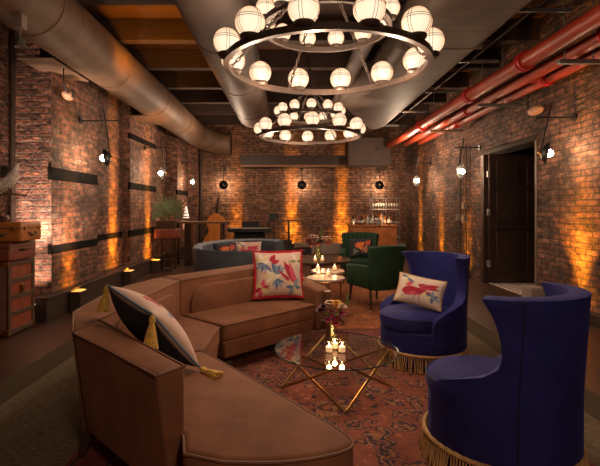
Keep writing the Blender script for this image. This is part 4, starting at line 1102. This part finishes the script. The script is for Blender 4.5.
MB().lathe([(.0, 0), (.075, 0), (.09, .15), (.084, .15), (.07, .012), (.0, .012)], n=20).build('bucket_body', M['silver'], o)
MB().tube([(.09*cos(a), 0, .14+.06*sin(a)) for a in [pi*k/10 for k in range(11)]], .004, 5).build('handle', M['silver'], o)
sh = thing('glass_shelf', 'tall brass shelf unit of glassware behind the bar', 'shelf', (2.88, 13.4, 0))
for x in (-.40, .0, .40):
    for y in (-.15, .15): MB().box((x, y, .85), (.02, .02, 1.70)).build('upright', M['steel'], sh)
for z in (.55, .98, 1.36, 1.69): MB().box((0, 0, z), (.83, .32, .016)).build('shelf_board', M['steel'] if z > 1.6 else M['marble'], sh)
gl = None
for i in range(10):
    lb = 'stemmed glass on the shelf behind the bar, %s from the left' % ordw(i); loc = (2.53+i*.078, 13.36, 1.369)
    if gl is None:
        gl = tag(MB().lathe([(.0, 0), (.03, 0), (.032, .004), (.005, .01), (.004, .07), (.02, .085), (.034, .12), (.03, .17), (.028, .17), (.031, .12), (.0, .09)], n=14).build('wine_glass', mat('lit_glass', (.6, .52, .45), .1, var=.05, coat=.5), loc=loc), lb, 'glass', 'glasses on the bar shelf')
    else: dup(gl, loc, 0, lb)
lamp('POINT', (2.75, 13.1, 1.55), 8, (1, .7, .45), .05)
o = thing('votive_candle', 'lit votive at the front left of the bar counter', 'candle', (1.70, 11.66, .961))
r_ = votive_proto[0]
for ch in r_.children:
    c_ = ch.copy(); COL.objects.link(c_); c_.parent = o
lamp('POINT', (2.5, 11.6, 1.15), 3, (1, .6, .3), .04)

# ------------------------------------------------------------------ music corner
db = thing('double_bass', 'honey-varnished double bass leaning in the back corner', 'double bass', (-2.13, 13.25, 0), R(-10))
prof = [(0, .0), (.17, .01), (.27, .07), (.33, .2), (.32, .36), (.24, .48), (.19, .58), (.2, .68), (.26, .80), (.26, .92), (.2, 1.03), (.1, 1.10), (0, 1.13)]
half = spl([(a, b) for a, b in prof], 4); poly = [(p.x, p.y) for p in half] + [(-p.x, p.y) for p in reversed(half[1:-1])]
tl = V((0, .16, 1)).normalized()
MB().plate(poly, (0, 0, .1), (1, 0, 0), tl, .2).build('body', M['bass'], db, bevel=.03, seg=3)
f = tl.cross(V((1, 0, 0))).normalized()
if f.y > 0: f = -f
bo = V((0, 0, .1))
MB().plate([(-.03, .55), (.03, .55), (.024, 1.62), (-.024, 1.62)], bo+f*.03, (1, 0, 0), tl, -.05 if V((1, 0, 0)).cross(tl).dot(f) < 0 else .05).build('fingerboard', M['black'], db)
MB().tube([bo+tl*1.1+f*-.02, bo+tl*1.68+f*-.02, bo+tl*1.78+f*.02, bo+tl*1.78+f*.07, bo+tl*1.73+f*.07], [.035, .028, .03, .028, .015], 10).build('neck_scroll', M['wood_mid'], db)
MB().box(tuple(bo+tl*.5+f*.05), (.16, .09, .02)).build('bridge', M['paper'], db)
MB().plate([(-.03, .1), (.03, .1), (.05, .4), (-.05, .4)], bo+f*.03, (1, 0, 0), tl, .05).build('tailpiece', M['black'], db)
for sg in (-1, 1):
    MB().tube([bo+tl*(.42+.02*k)+f*.004+V((sg*(.12+.02*sin(k)), 0, 0)) for k in range(9)], .008, 5).build('sound_hole', M['black'], db)
MB().tube([(0, 0, .12), (0, -.01, .001)], .01, 6).build('endpin', M['steel'], db)

kb = thing('stage_piano', 'black upright digital piano against the back wall', 'piano', (-1.07, 12.7, 0))
MB().box((0, 0, .78), (1.22, .36, .11)).build('keyboard_case', M['black'], kb, bevel=.01)
MB().box((0, -.12, .838), (1.1, .13, .012)).build('keys', M['paper'], kb)
MB().box((0, .12, .38), (.86, .05, .68)).build('modesty_panel', M['blackm'], kb)
for x in (-.42, .42): MB().box((x, 0, .36), (.06, .30, .72)).build('leg', M['black'], kb, bevel=.006)
MB().box((0, .12, .93), (.5, .03, .19)).build('music_rest', M['black'], kb, bevel=.006)
ms = thing('music_stand', 'black folding music stand between the piano and the amber wall wash', 'music stand', (-.40, 12.6, 0))
MB().plate([(-.13, -.1), (.13, -.1), (.13, .13), (-.13, .13)], (0, -.02, 1.12), (.95, .1, .05), (0, .3, 1), .012).build('desk', M['black'], ms)
MB().tube([(0, 0, .2), (0, 0, 1.08)], .012, 8).build('pole', M['black'], ms)
for k in range(3): MB().tube([(0, 0, .22), (.25*cos(k*2.1), .25*sin(k*2.1), .005)], .009, 6).build('leg', M['black'], ms)
am = thing('amplifier', 'black speaker amplifier on the floor below the slim bar table', 'amplifier', (-.12, 12.85, 0))
MB().box((0, 0, .24), (.46, .32, .48)).build('cabinet', M['blackm'], am, bevel=.015)
MB().box((0, -.165, .2), (.4, .01, .34)).build('grille', M['iron'], am)
MB().tube([(-.1, 0, .49), (-.06, 0, .52), (.06, 0, .52), (.1, 0, .49)], .012, 6).build('handle', M['black'], am)
cs = thing('equipment_case', 'low black equipment case on the floor beside the amplifier', 'case', (.42, 12.9, 0))
MB().box((0, 0, .14), (.5, .34, .28)).build('case_body', M['black'], cs, bevel=.02)
MB().box((0, -.175, .2), (.12, .02, .03)).build('handle', M['steel'], cs)
bt = thing('bar_table', 'slim high bar table on a single post by the back wall', 'table', (.02, 12.3, 0))
MB().box((0, 0, 1.06), (.78, .36, .035)).build('table_top', M['wood_dark'], bt, bevel=.006)
MB().box((0, 0, .52), (.06, .06, 1.04)).build('post', M['black'], bt)
MB().box((0, 0, .012), (.4, .36, .022)).build('foot', M['black'], bt, bevel=.006)
bt = thing('bar_table', 'long high wooden bar table in front of the double bass', 'table', (-2.12, 11.0, 0))
MB().box((0, 0, 1.05), (1.38, .42, .05)).build('table_top', M['wood_mid'], bt, bevel=.006)
for x in (-.60, .52):
    for y in (-.17, .17): MB().box((x, y, .51), (.06, .06, 1.02)).build('leg', M['wood_dark'], bt, bevel=.004)
MB().box((-.30, 0, .51), (.16, .3, 1.02)).build('support_panel', M['wood_dark'], bt, bevel=.006)
MB().box((-.04, -.17, .2), (1.1, .04, .04)).build('foot_rail', M['wood_dark'], bt)
# small table lamp-like candle on the long bar table and red flowers on the floor behind it
o = thing('table_lamp', 'small white cone lamp on the long high bar table', 'lamp', (-2.50, 11.05, 1.076))
MB().lathe([(.0, 0), (.06, 0), (.06, .015), (.012, .02), (.012, .1), (.0, .1)], n=16).build('base', M['brass'], o)
MB().lathe([(.075, .08), (.02, .36), (.018, .36), (.072, .08)], n=16).build('lamp_shade', emis('lamp_paper', (1, .8, .6), .7), o)

# ------------------------------------------------------------------ trunk, suitcases, plants at the left
tr = thing('steamer_trunk', 'upright red leather steamer trunk with wooden straps against the brick wall', 'trunk', (-3.27, 5.08, 0))
MB().box((0, 0, .42), (.52, .48, .80)).build('trunk_body', M['trunk'], tr, bevel=.02)
MB().box((0, -.243, .42), (.46, .012, .74)).build('end_panel', M['trunkside'], tr)
for z in (.05, .24, .42, .60, .79):
    MB().box((.262, 0, z), (.02, .49, .055)).build('strap', M['strap'], tr, bevel=.005)
for y in (-.225, .225): MB().box((.262, y, .42), (.024, .05, .80)).build('edge_rail', M['strap'], tr, bevel=.006)
for x in (-.24, .24):
    for z in (.05, .79): MB().box((x, -.245, z), (.07, .02, .07)).build('corner_cap', M['brass'], tr, bevel=.006)
MB().box((.278, 0, .5), (.015, .06, .09)).build('lock', M['brass'], tr, bevel=.004)
for i in range(9):
    for x in (-.2, .2):
        pass
s1 = thing('suitcase', 'oxblood leather suitcase with paper sticker, below the tan suitcase', 'suitcase', (-3.24, 5.02, .826))
MB().box((0, 0, .105), (.58, .50, .205)).build('suitcase_body', M['oxblood'], s1, bevel=.02, seg=3)
MB().box((0, 0, .15), (.588, .508, .012)).build('lid_seam', M['strap'], s1)
MB().plate([(-.05, -.04), (.05, -.05), (.06, .04), (-.04, .05)], (.12, -.2535, .11), (1, 0, 0), (0, 0, 1), .002).build('sticker', M['paper'], s1)
MB().tube([(.295, -.08, .12), (.33, -.06, .125), (.33, .06, .125), (.295, .08, .12)], .01, 6).build('handle', M['strap'], s1)
s2 = thing('suitcase', 'tan leather suitcase on top of the stack', 'suitcase', (-3.2, 4.98, 1.036), R(4))
MB().box((0, 0, .105), (.70, .46, .205)).build('suitcase_body', M['tan'], s2, bevel=.02, seg=3)
MB().box((0, 0, .15), (.708, .468, .01)).build('lid_seam', M['strap'], s2)
MB().tube([(.355, -.07, .10), (.385, -.05, .075), (.385, .05, .075), (.355, .07, .10)], .011, 6).build('handle', M['strap'], s2)
for y in (-.15, .15): MB().box((.356, y, .145), (.014, .04, .04)).build('latch', M['brass'], s2, bevel=.003)
MB().tube([(.05, -.236, .10), (.07, -.262, .075), (.19, -.262, .075), (.21, -.236, .10)], .011, 6).build('front_handle', M['strap'], s2)
for x in (-.02, .28): MB().box((x, -.236, .145), (.04, .014, .04)).build('latch', M['brass'], s2, bevel=.003)
# twiggy plant
pl = thing('twiggy_plant', 'leafy twig arrangement standing on the tan suitcase', 'plant', (-3.27, 5.08, 1.2450))
MB().lathe([(.0, 0), (.09, 0), (.11, .05), (.10, .07), (.0, .06)], n=16).build('bowl', M['wood_dark'], pl)
for k in range(9):
    a = random.uniform(0, 2*pi); x0, y0 = .05*cos(a), .05*sin(a); h = random.uniform(.3, 1.1); dx = random.uniform(-.25, .3); dy = random.uniform(-.15, .15)
    pts = [(x0+dx*t+.03*sin(7*t+k), y0+dy*t+.03*cos(5*t+k), .05+h*t) for t in [q/7 for q in range(8)]]
    b = MB().tube(pts, [.006*(1-q/9) for q in range(8)], 5).build('twig', M['twig'], pl)
    m = MB()
    for q in range(9):
        t = random.uniform(.15, 1); i_ = min(6, int(t*7)); p = V(pts[i_]).lerp(V(pts[i_+1]), t*7-i_ if t < 1 else 0)
        d = V((random.uniform(-1, 1), random.uniform(-1, 1), random.uniform(-.5, .6))).normalized(); sd_ = d.cross(V((0, 0, 1))).normalized(); L_ = random.uniform(.04, .075)
        vs = [m.bm.verts.new(z) for z in (p, p+d*L_*.5+sd_*L_*.28, p+d*L_, p+d*L_*.5-sd_*L_*.28)]; m.bm.faces.new(vs)
    m.build('leaves', M['leaf'], b)
# white bird figure on a branch
bd = thing('white_bird', 'white feathered bird ornament perched above the tan suitcase', 'bird ornament', (-2.98, 4.84, 1.34)); bd.scale = (.72, .72, .72)
MB().tube([(-.42, 0, .24), (-.28, 0, .30), (-.16, 0, .38), (-.03, 0, .48), (.04, 0, .58), (.06, 0, .66), (.085, 0, .72), (.10, 0, .745)], [.012, .045, .075, .095, .08, .045, .038, .02], 14).build('body', M['feather'], bd)
MB().tube([(.10, 0, .75), (.125, 0, .80)], [.014, .003], 8).build('beak', M['twig'], bd)
for sg in (-1, 1):
    m = MB(); m.tube([(.0, sg*.08, .54), (-.12, sg*.10, .43), (-.26, sg*.07, .30), (-.40, sg*.03, .20)], [.02, .055, .04, .008], 10); m.build('wing', M['feather'], bd)
MB().plate([(-.03, 0), (.03, 0), (.06, .26), (-.06, .26)], (-.36, 0, .27), (0, 1, 0), (-.8, 0, -.55), .012).build('tail', M['feather'], bd)
for sg in (-1, 1): MB().tube([(-.02, sg*.03, .42), (-.01, sg*.03, .30)], .006, 5).build('leg', M['twig'], bd)
MB().tube([(-.3, -.02, .25), (-.05, 0, .30), (.2, .02, .27), (.3, 0, .36)], [.016, .014, .012, .005], 7).build('branch', M['twig'], bd)
MB().tube([(-.18, -.05, -.0), (-.16, -.02, .15), (-.14, 0, .285)], .013, 7).build('branch_stem', M['twig'], bd)
tag(MB().tube([(-3.5, 5.72, 0), (-3.5, 5.72, 3.6)], .03, 10).build('riser_pipe', M['iron']), 'dark vertical pipe in the corner behind the suitcases', 'pipe')

# palm on a case on a rack
rk = thing('wooden_rack', 'dark slatted wooden rack under the small case and palm', 'rack', (-2.72, 10.1, 0))
for x in (-.15, .15):
    for y in (-.14, .14): MB().box((x, y, .37), (.035, .035, .74)).build('leg', M['wood_dark'], rk)
for z in (.1, .25, .4, .55, .72): MB().box((0, 0, z), (.34, .32, .02)).build('rack_shelf', M['wood_dark'], rk)
c1 = thing('small_case', 'small dark red case on the wooden rack below the palm', 'case', (-2.70, 10.1, .731))
MB().box((0, 0, .103), (.52, .36, .20)).build('case_body', M['oxblood'], c1, bevel=.015)
MB().tube([(-.06, -.19, .12), (-.04, -.215, .10), (.04, -.215, .10), (.06, -.19, .12)], .008, 6).build('handle', M['strap'], c1)
pm = thing('fan_palm', 'spiky fan palm in a dark planter by the brick pier', 'plant', (-2.72, 10.1, .936))
MB().box((0, 0, .09), (.40, .30, .18)).build('planter', M['wood_dark'], pm, bevel=.01, rz=.05)
for (hx, hy, hz, tilt, rad) in ((.0, 0, .44, .15, .50), (-.10, .03, .38, -.5, .36), (.10, -.04, .40, .6, .46)):
    st = MB().tube([(0, 0, .17), (hx*.5, hy*.5, hz*.6), (hx, hy, hz-.1)], .008, 6).build('stalk', M['leaf'], pm)
    m = MB(); c = V((hx, hy, hz-.1))
    for k in range(13):
        a = pi/2 - tilt + (k-6)/6*R(72); d = V((cos(a), random.uniform(-.12, .05), sin(a))).normalized(); L_ = rad*random.uniform(.85, 1.1); sd_ = V((-sin(a), 0, cos(a)))
        vs = [m.bm.verts.new(z) for z in (c, c+d*L_*.5+sd_*.02, c+d*L_, c+d*L_*.5-sd_*.02+V((0, .008, 0)))]; m.bm.faces.new(vs)
    m.build('fan_leaf', M['palm'], st)

# ------------------------------------------------------------------ light
w = bpy.data.worlds.new('world'); scn.world = w; w.use_nodes = True
bg = w.node_tree.nodes['Background']; bg.inputs['Color'].default_value = (1, .6, .4, 1); bg.inputs['Strength'].default_value = .02
HOT = (1, .71, .49)
# chandelier bulbs' light thrown down into the seating group
for cx, cy, n_, e in ((.325, 3.85, 6, 19), (.37, 7.65, 4, 25)):
    for k in range(n_):
        a = 2*pi*k/n_+.3
        lamp('POINT', (cx+.66*cos(a), cy+.66*sin(a), 2.44), e, HOT, .035)
lamp('POINT', (.33, 3.85, 3.05), 7, HOT, .1)
lamp('POINT', (.37, 7.65, 3.05), 7, HOT, .1)
lamp('POINT', (-1.5, 10.6, 2.7), 85, HOT, .05)  # unseen fill lamp, added to brighten the left of the back wall
lamp('POINT', (2.7, 10.6, 2.7), 70, HOT, .05)  # second added fill, for the bar side of the back wall
# unseen fill lamp added behind the camera to brighten the seating
lamp('POINT', (.7, -.5, 2.4), 80, HOT, .2)
# amber wash up to the planks beside the tan duct
lamp('SPOT', (-1.9, 6.0, 2.9), 130, AMB, .1, (-1.7, 6.6, 4.2), 120, .8)
lamp('SPOT', (-2.3, 8.6, 2.2), 60, AMB, .1, (-2.5, 8.9, 3.5), 70, .8)
lamp('SPOT', (2.9, 9, 2.4), 50, AMB, .1, (2.7, 9.2, 4.1), 100, .8)

vs = scn.view_settings
vs.view_transform = 'Standard'; vs.look = 'None'; vs.exposure = .15; vs.gamma = 1
